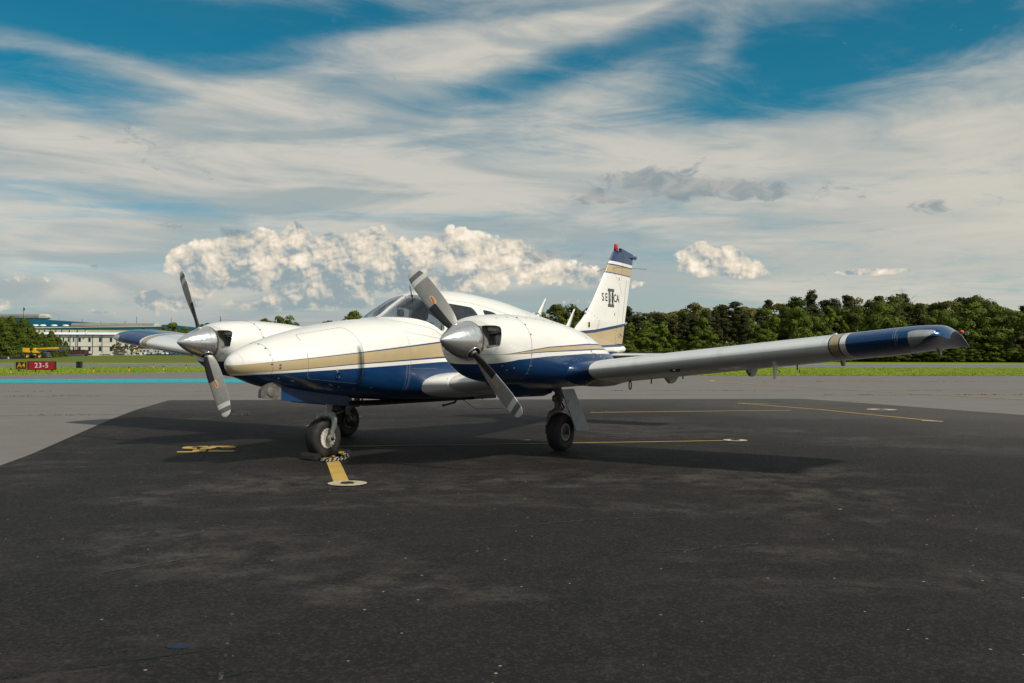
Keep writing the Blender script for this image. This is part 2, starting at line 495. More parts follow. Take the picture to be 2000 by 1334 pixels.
# ---------------------------------------------------------------- aircraft paint
NAVY = (0.003, 0.033, 0.112); TAN = (0.49, 0.375, 0.205); WHITE = (0.80, 0.785, 0.75)
def paint_mat(name, kind):
    m_, w, b = new_mat(name)
    co = w.new('ShaderNodeTexCoord').outputs['Object']
    x, y, z = w.sep(co)
    ay = w.m('ABSOLUTE', y)
    grime = w.noise(co, 3.0, 6.0, 0.65)
    white = w.mix(w.ss(grime, 0.35, 0.75), (0.84, 0.815, 0.765), (0.79, 0.765, 0.715))
    streak = w.noise(w.vm('MULTIPLY', co, (2.0, 9.0, 14.0)), 3.0, 5.0, 0.65)
    navy = w.mix(w.ss(streak, 0.35, 0.75), (0.0025, 0.034, 0.118), (0.006, 0.046, 0.145))
    tan = w.mix(w.ss(grime, 0.3, 0.7), (0.50, 0.385, 0.215), (0.45, 0.345, 0.19))
    def band(c, lo, hi, col): return w.mix(w.mul(w.gt(z, lo), w.lt(z, hi)), c, col)
    if kind == 'fuselage':
        zt = w.pw(x, [(0, .995), (2.5, 1.24), (5.9, 1.465), (6.4, 1.455), (7.3, 1.474), (8.6, 1.63)])
        zb = w.pw(x, [(0, .912), (.67, .967), (1.19, 1.009), (2.51, 1.085), (6.5, 1.25), (8.5, 1.315)])
        zw = w.pw(x, [(0, .892), (.67, .935), (1.19, .961), (2.51, 1.026), (7.5, 1.13), (8.5, 1.15)])
        c = band(white, zb, zt, tan)
        lw = w.pw(x, [(0.05, 0.0), (0.6, .006), (2.5, .017), (6.0, .03), (8.5, .045)])
        c = band(c, zt, w.add(zt, lw), navy)
        c = band(c, w.sub(zb, lw), zb, navy)
        c = w.mix(w.lt(z, zw), c, navy)
    elif kind == 'nacelle':
        zt = w.pw(x, [(1.36, 1.108), (2.12, 1.183), (2.98, 1.221), (4.3, 1.225)])
        zb = w.pw(x, [(1.36, 1.108), (2.12, 1.146), (3.2, 1.182), (4.3, 1.185)])
        zw = w.pw(x, [(1.2, .985), (1.32, 1.015), (1.6, 1.062), (2.1, 1.094), (2.9, 1.125), (4.3, 1.13)])
        c = band(white, zb, zt, tan)
        lw = w.pw(x, [(1.36, 0.001), (1.7, .007), (3.0, .014), (4.3, .014)])
        c = band(c, zt, w.add(zt, lw), navy)
        c = band(c, w.sub(zb, lw), zb, navy)
        c = w.mix(w.lt(z, zw), c, navy)
    elif kind == 'wing':
        silver = w.mix(w.ss(grime, 0.35, 0.7), (0.86, 0.86, 0.84), (0.79, 0.79, 0.77))
        navy = w.mix(w.ss(streak, 0.35, 0.75), (0.001, 0.044, 0.140), (0.002, 0.052, 0.16))
        u = w.m('DIVIDE', w.sub(x, 2.64), 1.62)
        yb = w.add(5.10, w.mul(u, 0.03))
        d = w.sub(ay, yb)
        c = w.mix(w.gt(d, 0.0), silver, navy)
        def strip(c, a, e, col): return w.mix(w.mul(w.gt(d, a), w.lt(d, e)), c, col)
        c = strip(c, -.050, 0.0, white); c = strip(c, -.062, -.050, navy)
        c = strip(c, -.142, -.062, tan); c = strip(c, -.154, -.142, navy)
        under = w.new('ShaderNodeNewGeometry').outputs['Normal']
        c = w.mix(w.lt(ay, 0.95), c, w.mix(0.65, silver, white))
    elif kind == 'fin':
        zt = w.pw(x, [(6.6, 1.43), (7.3, 1.478), (8.5, 1.615)])
        zc = w.sub(z, w.mul(w.sub(x, 7.9), -0.018))
        c = w.mix(w.lt(z, zt), white, tan)
        c = band(c, zt, w.add(zt, .048), navy)
        c = w.mix(w.gt(zc, 2.475), c, navy); c = w.mix(w.gt(zc, 2.492), c, tan)
        c = w.mix(w.gt(zc, 2.618), c, navy); c = w.mix(w.gt(zc, 2.640), c, white)
        c = w.mix(w.gt(zc, 2.688), c, w.mix(0.35, navy, (0.03, 0.045, 0.10, 1)))
        c = w.mix(w.lt(z, 1.31), c, navy); c = w.mix(w.lt(z, 1.265), c, white)
    else:
        c = w.mix(w.ss(grime, 0.35, 0.7), (0.72, 0.73, 0.72), (0.64, 0.65, 0.64))
    # rain-washed dirt running down the skin, and oil mist towards the rear
    run = w.noise(w.vec(w.mul(x, 22.0), 0.0, w.mul(z, 1.6)), 1.0, 5.0, 0.7)
    c = w.mix(w.ss(run, 0.56, 0.78, 0.0, 0.13), c, (0.20, 0.175, 0.14))
    # soot and dust specks of their own shape
    sp = w.ss(w.noise(co, 90.0, 2.0), 0.74, 0.80, 0.0, 0.35)
    c = w.mix(sp, c, (0.10, 0.09, 0.08))
    w.put(b.inputs['Base Color'], c)
    w.put(b.inputs['Roughness'], w.ss(grime, 0.3, 0.7, 0.30, 0.42))
    b.inputs['Coat Weight'].default_value = 0.6 if kind != 'wing' else 0.35
    b.inputs['Coat Roughness'].default_value = 0.06 if kind != 'wing' else 0.14
    if kind in ('wing', 'tail'):
        b.inputs['Metallic'].default_value = 0.32
        w.put(b.inputs['Roughness'], w.ss(grime, 0.3, 0.7, 0.17, 0.26))
    bp = w.new('ShaderNodeBump'); bp.inputs['Strength'].default_value = 0.16; bp.inputs['Distance'].default_value = 0.006
    w.put(bp.inputs['Height'], w.noise(w.vm('MULTIPLY', co, (1.0, 1.0, 1.6)), 3.2, 2.0, 0.5))
    w.put(b.inputs['Normal'], bp.outputs[0]); w.put(b.inputs['Coat Normal'], bp.outputs[0])
    return m_
M_FUS = paint_mat('fuselage_paint', 'fuselage')
M_NAC = paint_mat('nacelle_paint', 'nacelle')
M_WING = paint_mat('wing_paint', 'wing')
M_FIN = paint_mat('fin_paint', 'fin')
M_TAIL = paint_mat('tailplane_paint', 'tail')
M_NAVY = P('navy_paint', NAVY, 0.32, coat=0.5, vary=0.2, scale=5)
M_WHITE = P('white_paint', WHITE, 0.35, coat=0.4, vary=0.05, scale=4)
M_INT = P('cabin_liner', (0.075, 0.075, 0.08), 0.8, vary=0.2)
M_SEAT = P('seat_cloth', (0.05, 0.055, 0.065), 0.85, vary=0.2)
M_BLACK = P('black_plastic', (0.012, 0.012, 0.013), 0.45, vary=0.2)
M_RUB = P('tyre_rubber', (0.020, 0.018, 0.017), 0.72, vary=0.35, scale=9, bump=0.15, bscale=40)
M_STEEL = P('bare_metal', (0.45, 0.44, 0.42), 0.38, 0.85, vary=0.15)
M_GREYP = P('grey_gear_paint', (0.38, 0.37, 0.35), 0.45, vary=0.15, scale=14)
M_DARKM = P('oily_metal', (0.045, 0.040, 0.036), 0.5, 0.5, vary=0.4, scale=15)
M_SEAM = P('seam_dark', (0.20, 0.19, 0.17), 0.7, vary=0.2)
M_SCREW = P('screw_steel', (0.16, 0.155, 0.15), 0.45, 0.6, vary=0.3, scale=30)
M_SCREWL = P('bright_screw', (0.42, 0.42, 0.42), 0.4, 0.4, vary=0.3, scale=30)
M_RED = P('red_lens', (0.62, 0.012, 0.012), 0.18, coat=0.8, vary=0.1)
M_RUST = P('red_seal', (0.20, 0.035, 0.02), 0.7, vary=0.3, scale=30)
M_ALU = P('baffle_aluminium', (0.55, 0.54, 0.52), 0.45, 0.3, vary=0.25, scale=12)
M_LETTER = P('black_lettering', (0.018, 0.018, 0.022), 0.5, vary=0.1)
M_LETTER2 = P('grey_lettering', (0.075, 0.072, 0.070), 0.5, vary=0.1)
def spinner_mat():
    m_, w, b = new_mat('polished_spinner')
    co = w.new('ShaderNodeTexCoord').outputs['Object']
    n = w.noise(w.vm('MULTIPLY', co, (3.0, 1.0, 1.0)), 7.0, 4.0, 0.6)
    w.put(b.inputs['Base Color'], w.mix(n, (0.80, 0.79, 0.77), (0.70, 0.69, 0.67)))
    b.inputs['Metallic'].default_value = 0.82
    w.put(b.inputs['Roughness'], w.ss(n, 0.3, 0.7, 0.17, 0.32))
    bp = w.new('ShaderNodeBump'); bp.inputs['Strength'].default_value = 0.10; bp.inputs['Distance'].default_value = 0.004
    w.put(bp.inputs['Height'], w.noise(co, 14.0, 2.0)); w.put(b.inputs['Normal'], bp.outputs[0])
    return m_
M_SPIN = spinner_mat()
def glass_mat(name, tint, gloss=0.07, lo=0.06):
    m_ = bpy.data.materials.new(name); m_.use_nodes = True
    w = NT(m_.node_tree); w.n.clear()
    out = w.new('ShaderNodeOutputMaterial')
    tr = w.new('ShaderNodeBsdfTransparent'); tr.inputs[0].default_value = (*tint, 1)
    gl = w.new('ShaderNodeBsdfGlossy'); gl.inputs['Roughness'].default_value = 0.02; gl.inputs[0].default_value = (1, 1, 1, 1)
    fr = w.new('ShaderNodeLayerWeight'); fr.inputs[0].default_value = 0.5
    co = w.new('ShaderNodeTexCoord').outputs['Object']
    bp = w.new('ShaderNodeBump'); bp.inputs['Strength'].default_value = 0.25; bp.inputs['Distance'].default_value = 0.004
    w.put(bp.inputs['Height'], w.noise(w.vm('MULTIPLY', co, (1.0, 1.0, 2.0)), 9.0, 3.0, 0.5))
    w.put(gl.inputs['Normal'], bp.outputs[0])
    f = w.mn(w.add(w.mul(w.m('POWER', fr.outputs['Facing'], 4.0), 0.9), lo), 1.0)
    mx = w.new('ShaderNodeMixShader'); w.put(mx.inputs[0], f)
    w.l.new(tr.outputs[0], mx.inputs[1]); w.l.new(gl.outputs[0], mx.inputs[2])
    w.l.new(mx.outputs[0], out.inputs[0])
    return m_
M_GLASS = glass_mat('window_glass', (0.80, 0.82, 0.84), lo=0.06)
M_LENS = glass_mat('clear_lens', (0.80, 0.82, 0.83), lo=0.10)
def blade_mat():
    """grey blade with two white bands towards the tip, painted by distance from the hub"""
    m_, w, b = new_mat('propeller_blade_paint')
    co = w.new('ShaderNodeTexCoord').outputs['Object']
    x, y, z = w.sep(co)
    r = w.m('ABSOLUTE', z)
    n = w.noise(co, 9.0, 5.0, 0.65)
    grey = w.mix(w.ss(n, 0.3, 0.7), (0.31, 0.30, 0.282), (0.255, 0.246, 0.232))
    wh = w.mix(n, (0.74, 0.73, 0.70), (0.62, 0.61, 0.58))
    c = w.mix(w.mul(w.gt(r, 0.79), w.lt(r, 0.845)), grey, wh)
    c = w.mix(w.mul(w.gt(r, 0.845), w.lt(r, 0.90)), c, (0.17, 0.163, 0.155))
    c = w.mix(w.gt(r, 0.90), c, wh)
    w.put(b.inputs['Base Color'], c)
    w.put(b.inputs['Roughness'], w.ss(n, 0.3, 0.7, 0.36, 0.5))
    b.inputs['Metallic'].default_value = 0.15
    return m_
M_BLADE = blade_mat()
M_BOOT = P('rubber_boot', (0.010, 0.010, 0.010), 0.6, vary=0.2, scale=12)
M_EMB_W = P('emblem_white', (0.75, 0.72, 0.66), 0.5, vary=0)
M_EMB_G = P('emblem_gold', (0.50, 0.35, 0.09), 0.5, vary=0)
M_EMB_R = P('emblem_red', (0.62, 0.05, 0.035), 0.5, vary=0)

# ---------------------------------------------------------------- aircraft: fuselage
AC = tag(empty('aircraft'), 'white, tan and navy twin engined propeller aircraft parked on the dark asphalt', 'aircraft')
FUS = Body(
    top=[(0, 1.004), (.015, 1.045), (.05, 1.083), (.1, 1.117), (.2, 1.168), (.364, 1.226), (.77, 1.335), (1.2, 1.422), (1.76, 1.497), (2.10, 1.526), (2.17, 1.545), (2.45, 1.705), (2.74, 1.842), (3.0, 1.889), (3.44, 1.908), (4.23, 1.862), (4.98, 1.765), (5.63, 1.668), (6.5, 1.548), (7.3, 1.42), (8.0, 1.32), (8.36, 1.275)],
    bot=[(0, 1.0), (.015, .955), (.05, .915), (.1, .885), (.2, .855), (.5, .775), (.9, .715), (1.37, .665), (2.0, .605), (2.4, .585), (3.35, .565), (4.2, .60), (5.2, .72), (6.5, .93), (7.5, 1.08), (8.36, 1.175)],
    wid=[(0, .002), (.015, .048), (.05, .09), (.1, .134), (.2, .202), (.5, .352), (.9, .472), (1.37, .555), (2.0, .612), (2.5, .632), (3.4, .632), (4.2, .60), (5.2, .49), (6.5, .30), (7.5, .165), (8.36, .06)],
    mid=[(0, 1.002), (.5, 1.0), (1.37, 1.03), (2.0, 1.06), (3.4, 1.08), (5.2, 1.14), (8.36, 1.22)],
    nu=[(0, 2.0), (.5, 2.05), (1.2, 2.2), (2.1, 2.5), (3.0, 2.55), (5.2, 2.3), (8.36, 2.0)],
    nl=[(0, 2.0), (.5, 2.3), (1.2, 3.0), (2.0, 3.6), (4.2, 3.4), (6.0, 2.6), (8.36, 2.0)])
xs = [0, .004, .01, .02, .035, .05, .075] + list(np.arange(.1, 2.05, .06)) + list(np.arange(2.08, 2.9, .03)) + list(np.arange(2.95, 8.30, .085)) + [8.36]
fus = FUS.loft(xs, 96).build('fuselage', [M_FUS, M_INT], AC)
def cutter(mb, mats, fix=True):
    return mb.build('cutter', mats, None, None, fix)
cab = FUS.loft([1.62] + list(np.arange(1.7, 5.2, .12)) + [5.25], 64, 0.035).build('cutter', [M_FUS, M_INT])
for p_ in cab.data.polygons: p_.material_index = 1
def rounded(poly, r, n=4):
    """round the corners of a polygon"""
    out = []
    N = len(poly)
    for i in range(N):
        p = Vector(poly[i]); a = Vector(poly[i - 1]); b = Vector(poly[(i + 1) % N])
        rr = r[i] if isinstance(r, (list, tuple)) else r
        u = (a - p); v = (b - p)
        k = min(rr, u.length * .45, v.length * .45)
        p0 = p + u.normalized() * k; p1 = p + v.normalized() * k
        for j in range(n + 1):
            t = j / n
            q = p0 * (1 - t) ** 2 + p * 2 * t * (1 - t) + p1 * t * t
            out.append((q.x, q.y))
    return out
WSH = rounded([(2.165, 1.548), (2.30, 1.517), (2.44, 1.466), (2.60, 1.372), (2.655, 1.40), (2.665, 1.60), (2.655, 1.735), (2.745, 1.833), (2.70, 1.812), (2.45, 1.695)], [.01, .05, .05, .03, .04, .1, .09, .01, .02, .05])
WSH = rounded([(2.150, 1.540), (2.30, 1.522), (2.45, 1.470), (2.60, 1.376), (2.655, 1.40), (2.668, 1.60), (2.655, 1.735), (2.735, 1.90), (2.3, 1.90), (2.1, 1.60)], [.01, .05, .05, .03, .04, .1, .09, .01, .02, .05])
WIN = [rounded([(2.800, 1.385), (2.775, 1.730), (3.34, 1.690), (3.395, 1.58), (3.395, 1.40)], [.05, .05, .07, .05, .06]),
       rounded([(3.53, 1.40), (3.535, 1.672), (3.75, 1.655), (4.12, 1.535), (4.26, 1.42)], [.05, .04, .05, .08, .05]),
       rounded([(4.42, 1.40), (4.42, 1.50), (4.62, 1.455), (4.72, 1.40)], [.04, .03, .03, .03])]
def win_cutters():
    out = []
    for side in (-1, 1):
        for k, poly in enumerate([WSH] + WIN):
            a, b = (0.022, 0.9) if k == 0 else (0.25, 0.9)
            mb = MB().prism(poly, 'y', side * a, side * b)
            o = mb.build('cutter', [M_FUS, M_INT]);
            out.append((k, side, o))
    return out
WC = win_cutters()
for k, side, o in WC:
    vx = [v.co.x for v in o.data.vertices]; gx = list(np.arange(min(vx) - .1, max(vx) + .1, .04))
    g = FUS.loft(gx, 72, 0.004)
    # thin skin: outer and inner walls of the pane
    inner = FUS.loft([gx[0] - .03] + gx + [gx[-1] + .03], 72, 0.010).build('cutter', [M_GLASS])
    go = g.build('windshield_pane' if k == 0 else 'window_pane', [M_GLASS], fus)
    c2 = bpy.data.objects.new('cutter', o.data.copy()); COL.objects.link(c2)
    c2.data.materials.clear(); c2.data.materials.append(M_GLASS)
    boolean(go, [c2], 'INTERSECT')
    boolean(go, [inner])
    go.data.materials.clear(); go.data.materials.append(M_GLASS)
    go.data.polygons.foreach_set('material_index', [0] * len(go.data.polygons))
    for p_ in go.data.polygons: p_.use_smooth = True
    go.data.set_sharp_from_angle(angle=R(40))
boolean(fus, [cab] + [o for _, _, o in WC])
skin_normals(fus, FUS)

def on_fus(x, z, side=-1, off=0.0):
    y = FUS.y_at(x, z, side, off)
    n = FUS.normal(np.array([x]), np.array([y]), np.array([z]))[0]
    return (x, y, z), n
def fus_line(mb, pts, w=0.0045, side=-1, steps=14, mi=0, body=None):
    P_ = []; N_ = []
    B = body or FUS
    for (x0, z0), (x1, z1) in zip(pts, pts[1:]):
        for i in range(steps):
            t = i / steps
            x, z = x0 + (x1 - x0) * t, z0 + (z1 - z0) * t
            y = B.y_at(x, z, side); P_.append((x, y, z)); N_.append(B.normal(np.array([x]), np.array([y]), np.array([z]))[0])
    x, z = pts[-1]; y = B.y_at(x, z, side); P_.append((x, y, z)); N_.append(B.normal(np.array([x]), np.array([y]), np.array([z]))[0])
    ribbon(mb, P_, N_, w, mi)
def ring_line(mb, B, x, a0, a1, w=0.005, n=40, mi=0):
    P_ = [B.pt(x, a0 + (a1 - a0) * i / n) for i in range(n + 1)]
    A_ = np.array(P_); N_ = B.normal(A_[:, 0], A_[:, 1], A_[:, 2])
    ribbon(mb, P_, N_, w, mi)
def ring_dots(mb, B, x, a0, a1, n, r=0.006, mi=0, lift=0.001):
    for i in range(n):
        p = np.array(B.pt(x, a0 + (a1 - a0) * i / max(1, n - 1)))
        nn = B.normal(p[0:1], p[1:2], p[2:3])[0]
        disc(mb, p, nn, r, mi, 7, lift, 0.0015)

# seams, screws and hatches on the left side (the side towards the camera) and mirrored on the right
for side in (-1, 1):
    mb = MB()
    fus_line(mb, rounded([(.70, 1.30), (1.30, 1.398), (1.335, 1.17), (1.31, .80), (.675, .865), (.672, 1.06)], .06), side=side, w=0.004, steps=6)
    hatch = mb.build('baggage_hatch_seam', M_SEAM, fus)
mb = MB()
ring_line(mb, FUS, .335, R(-30), R(210), .003)
ring_line(mb, FUS, .095, R(5), R(175), .001)
ring_line(mb, FUS, 2.02, R(150), R(230), .003)
fus_line(mb, [(2.03, 1.36), (2.56, 1.29)], w=.003); fus_line(mb, [(2.05, 1.50), (2.45, 1.40), (2.64, 1.30)], w=.004)
fus_line(mb, [(2.70, 1.70), (2.76, 1.775), (3.4, 1.742), (4.4, 1.60), (5.2, 1.46)], w=.003)
ring_line(mb, FUS, 4.86, R(0), R(180), .005); ring_line(mb, FUS, 6.95, R(0), R(180), .004)
mb.build('panel_seam', M_SEAM, fus)
mb = MB()
ring_dots(mb, FUS, .325, R(60), R(178), 6, .011)
for dz in (0.0, .03): p_, n_ = on_fus(.40, 1.0 - dz); disc(mb, p_, n_, .012, 0, 9, .001, .002)
for i in range(26):
    t = i / 25
    p_, n_ = on_fus(2.02 + .62 * t, 1.485 - .19 * t ** 1.25 - .005); disc(mb, p_, n_, .0038, 0, 6, .001, .002)
tag(mb.build('screws', M_SCREW, fus), kind='stuff')
mb = MB()
for x_, z_ in ((1.0, .79), (1.09, .775), (1.30, .745), (.97, .80), (1.50, .755), (.42, .87), (.55, .845), (.57, .842)):
    p_, n_ = on_fus(x_, z_); disc(mb, p_, n_, .010, 0, 7, .001, .003)
for i in range(40):
    for x_ in (1.96, 2.0):
        z_ = .66 + .33 * i / 39
        p_, n_ = on_fus(x_, z_); disc(mb, p_, n_, .0035, 0, 5, .0008, .0012)
for i in range(26):
    p_, n_ = on_fus(2.05 + .42 * i / 25, .955); disc(mb, p_, n_, .0035, 0, 5, .0008, .0012)
tag(mb.build('rivets', M_SCREWL, fus), kind='stuff')
# hatch latch
p_, n_ = on_fus(1.02, .895)
mb = MB(); n_ = Vector(n_); T_ = n_.to_track_quat('Z', 'Y').to_matrix()
mb.lathe([(.0, .036), (.004, .036), (.004, .029), (-.004, .026), (-.004, .001)], p_, 'z', 20, 0, True, T_)
mb.box(Vector(p_) + n_ * .004, (.012, .046, .006), 0, T_)
mb.build('hatch_latch', M_NAVY, fus)
mb = MB(); p2, n2 = on_fus(1.0, .945); disc(mb, p2, n2, .014, 0, 9, .001, .003); mb.build('hatch_lock', M_SCREWL, fus)
# cabin: panel, glareshield, seats, compass
mb = MB()
mb.box((2.36, 0, 1.18), (.10, 1.05, .50), 0, bev=.02)
mb.grid([[(2.12, y_, 1.462 - .10 * (y_ / .5) ** 2) for y_ in np.linspace(-.52, .52, 9)], [(2.52, y_, 1.452 - .07 * (y_ / .5) ** 2) for y_ in np.linspace(-.54, .54, 9)], [(2.53, y_, 1.40) for y_ in np.linspace(-.54, .54, 9)], [(2.13, y_, 1.36) for y_ in np.linspace(-.50, .50, 9)]])
mb.build('instrument_panel', M_BLACK, fus)
mb = MB(); mb.box((2.50, -.06, 1.60), (.07, .07, .085), 0, bev=.012); mb.tube([(2.47, -.03, 1.635), (2.56, -.01, 1.74)], .006); mb.build('compass', M_BLACK, fus)
for sx, ww in ((2.98, .43), (3.72, .43), (4.42, .38)):
    for sy in (-1, 1):
        mb = MB()
        cy = sy * .275 if ww > .4 else sy * .22
        mb.box((sx, cy, .95), (.48, ww, .14), 0, bev=.04)
        Rm = Matrix.Rotation(R(12), 3, 'Y')
        mb.box((sx + .26, cy, 1.24), (.11, ww, .56), 0, Rm, .04)
        mb.box((sx + .31, cy, 1.60 if ww > .4 else 1.5), (.075, ww * .55, .13), 0, Rm, .03)
        mb.build('seat', M_SEAT, fus)
for sy in (-1, 1):
    mb = MB()
    mb.tube([(2.40, sy * .27, 1.26), (2.62, sy * .27, 1.27)], .012)
    mb.tube([(2.62, sy * .27 - .15, 1.33), (2.62, sy * .27 - .14, 1.25), (2.62, sy * .27, 1.235), (2.62, sy * .27 + .14, 1.25), (2.62, sy * .27 + .15, 1.33)], .014)
    mb.build('control_yoke', M_BLACK, fus)
# windshield: centre post strip and outside air thermometer
mb = MB()
xs_ = np.linspace(2.13, 2.76, 16)
pp = [(x, 0.0, FUS.z_at(x, 0.0)) for x in xs_]
A_ = np.array(pp); N_ = FUS.normal(A_[:, 0], A_[:, 1] + 1e-5, A_[:, 2])
ribbon(mb, pp, N_, .046, 0, .0035)
mb.build('windshield_post', M_WHITE, fus)
mb = MB(); a_ = Vector((2.66, -.10, FUS.z_at(2.66, -.10)))
mb.tube([a_ + Vector((.03, 0, -.10)), a_ + Vector((-.04, 0, .11))], .006); mb.lathe([(-.012, .012), (.012, .012)], a_, 'z', 12)
mb.build('air_thermometer', M_DARKM, fus)
# roof and belly aerials
def blade_aerial(x, h, chord, rake, y=0.0):
    z0 = FUS.z_at(x, y) - .02
    mb = MB(); rows = []
    for t in np.linspace(0, 1, 7):
        c = chord * (1 - t * .72); th = .012 * (1 - .6 * t)
        x0 = x + rake * t; zz = z0 + (h + .02) * t
        rows.append([(x0 - c / 2 + c * k, y + s_ * th * math.sin(math.pi * min(1, k * 1.2 + .08)) * .9, zz) for k, s_ in ((0, 0), (.15, -1), (.5, -1), (1, 0), (.5, 1), (.15, 1))])
    mb.grid(rows, True, 0, True, True, True)
    return mb.build('roof_aerial', M_WHITE, fus)
blade_aerial(5.66, .285, .16, .225); blade_aerial(6.52, .29, .15, .23)
mb = MB(); z_ = FUS.z_at(5.25, -.02); mb.lathe([(-.03, .09), (.0, .085), (.018, .06), (.024, .0)], (5.42, .06, FUS.z_at(5.42, .06) - .005), 'z', 20); mb.build('satellite_aerial', M_WHITE, fus)
mb = MB(); z_ = FUS.z_at(5.3, -.2); mb.tube([(5.22, -.16, z_ + .018), (5.36, -.2, z_ + .022)], .012, 8); mb.tube([(5.36, -.2, z_ + .02), (5.42, -.2, z_ - .02)], .008, 8); mb.build('air_scoop', M_STEEL, fus)
mb = MB()
mb.tube([(3.55, -.12, .58), (3.44, -.16, .515), (3.17, -.20, .492)], [.016, .013, .010]); mb.tube([(3.17, -.20, .492), (3.14, -.205, .492)], .014)
mb.build('drain_mast', M_DARKM, fus)
mb = MB(); mb.tube([(3.62, -.10, .58), (3.70, -.11, .53)], [.018, .006]); mb.tube([(3.70, -.11, .53), (3.90, -.16, .41), (4.15, -.42, .42)], .0035, 6); mb.build('whip_aerial', M_DARKM, fus)
mb = MB(); mb.tube([(2.05, -.3, .61), (2.05, -.3, .565)], .006, 6); mb.tube([(3.98, -.2, .60), (3.98, -.2, .535)], .009, 6); mb.build('drain_pipe', M_DARKM, fus)
mb = MB(); mb.box((2.85, 0, .560), (2.3, .5, .03), 0, bev=.012); mb.box((3.9, -.25, .575), (.5, .12, .05), 0, bev=.01); mb.build('belly_fairing', M_DARKM, fus)

# ---------------------------------------------------------------- tail
def thick(k, t):
    k = min(1.0, max(0.0, k))
    return 5 * t * (.2969 * math.sqrt(k) - .126 * k - .3516 * k ** 2 + .2843 * k ** 3 - .1020 * k ** 4)
def foil(c, t, camber=0.0, n=18):
    """closed section, x 0..c, thickness share t; upper from the nose back, then lower forward"""
    k = (1 - np.cos(np.linspace(0, math.pi, n))) / 2
    y = 5 * t * (.2969 * np.sqrt(k) - .126 * k - .3516 * k ** 2 + .2843 * k ** 3 - .1020 * k ** 4)
    cl = camber * 4 * k * (1 - k)
    up = [(a * c, (b_ + m_) * c) for a, b_, m_ in zip(k, y, cl)]
    lo = [(a * c, (m_ - b_) * c) for a, b_, m_ in zip(k, y, cl)][-2:0:-1]
    return up + lo
LEX = [(1.18, 6.70), (1.45, 6.70), (1.55, 6.76), (1.62, 6.88), (1.70, 6.995), (1.88, 7.21), (2.2, 7.495), (2.587, 7.82), (2.86, 8.05)]
TEX = [(1.18, 8.355), (1.31, 8.39), (2.30, 8.655), (2.80, 8.80), (2.86, 8.81)]
zs = sorted(set([1.18, 1.3, 1.4, 1.48] + list(np.linspace(1.52, 2.80, 22)) + [2.83, 2.86]))
def hinge(z): return 8.10 + (z - 1.4) * .19
mb = MB(); mr = MB(); rf = []; rr = []
for z in zs:
    le, te = pchip(z, *zip(*LEX)), pchip(z, *zip(*TEX)); c = te - le
    hx = hinge(z)
    f = foil(c, .082 if z > 1.6 else .082 * 1.3 / c)
    fixed = [(le + a, b_, z) for a, b_ in f if le + a < hx - .004]
    up = [q for q in fixed if q[1] >= 0]; lo = [q for q in fixed if q[1] < 0]
    def yh(xx):
        k = (xx - le) / c; t_ = .082 if z > 1.6 else .082 * 1.3 / c
        return thick(k, t_) * c
    kk = (1 - np.cos(np.linspace(0, math.pi / 2, 14)))
    xs_ = le + kk * (hx - .004 - le)
    rf.append([(x, yh(x), z) for x in xs_] + [(x, -yh(x), z) for x in xs_[::-1][:-1]])
    xr = np.linspace(hx + .004, te, 7)
    rr.append([(x, yh(x), z) for x in xr] + [(x, -yh(x), z) for x in xr[::-1][1:]])
fin = mb.grid(rf, True, 0, True, True, True).build('tail_fin', M_FIN, AC, sharp=50)
rud = mr.grid(rr[1:], True, 0, True, True, True).build('rudder', M_FIN, AC, sharp=50)
def fin_y0(x, z):
    le, te = pchip(z, *zip(*LEX)), pchip(z, *zip(*TEX)); c = te - le
    return -thick((x - le) / c, .082 if z > 1.6 else .082 * 1.3 / c) * c
# rudder horn block, beacon, whiskers
mb = MB(); mb.grid([[(8.31, .028, 2.855), (8.80, .012, 2.855), (8.80, -.012, 2.855), (8.31, -.028, 2.855)], [(8.30, .022, 2.93), (8.70, .010, 2.875), (8.70, -.010, 2.875), (8.30, -.022, 2.93)]], True, 0, False, True, True); mb.tube([(8.62, -.02, 2.80), (8.84, -.02, 2.81)], [.004, .035], 10); mb.build('rudder_cap', M_FIN, rud)
mb = MB(); mb.lathe([(2.84, .046), (2.875, .042), (2.885, .040)], (8.15, 0, 0), 'z', 20, 1); mb.lathe([(2.885, .037), (2.93, .036), (2.96, .033), (2.985, .029), (2.993, .0)], (8.15, 0, 0), 'z', 20)
mb.build('beacon', [M_RED, M_NAVY], fin)
mb = MB()
for s_ in (-1, 1): mb.tube([(7.98, s_ * .03, 2.565), (8.02, s_ * .12, 2.575), (8.36, s_ * .47, 2.555)], .0035, 6)
mb.build('whisker_aerial', M_SCREW, fin)
mb = MB(); mb.box((7.115, -.060, 1.60), (.03, .02, .085), 0, bev=.008); mb.build('fin_air_scoop', M_BLACK, fin)
mb = MB(); mb.grid([[(6.94, -.03, 1.60), (6.94, .0, 1.625), (6.94, .03, 1.60)], [(7.10, -.066, 1.648), (7.10, 0, 1.66), (7.10, .066, 1.648)]]); mb.build('scoop_lip', M_WHITE, fin)
mb = MB(); mb.lathe([(-.05, .0), (-.02, .018), (.05, .020), (.06, .0)], (7.10, 0, 1.765), 'z', 14); mb.build('tail_light', M_SCREWL, fin)
mb = MB()
for i in range(11):
    t = i / 10
    z = 1.86 - .36 * t; x = float(pchip(t, [0, .36, .53, 1], [7.10, 7.34, 7.445, 7.34])); le, te = pchip(z, *zip(*LEX)), pchip(z, *zip(*TEX))
    k = (x - le) / (te - le); yy = thick(k, .082) * (te - le)
    disc(mb, (x, -yy, z), (0, -1, 0), .009, 0, 7, .002, .003)
tag(mb.build('fin_screws', M_SCREW, fin), kind='stuff')
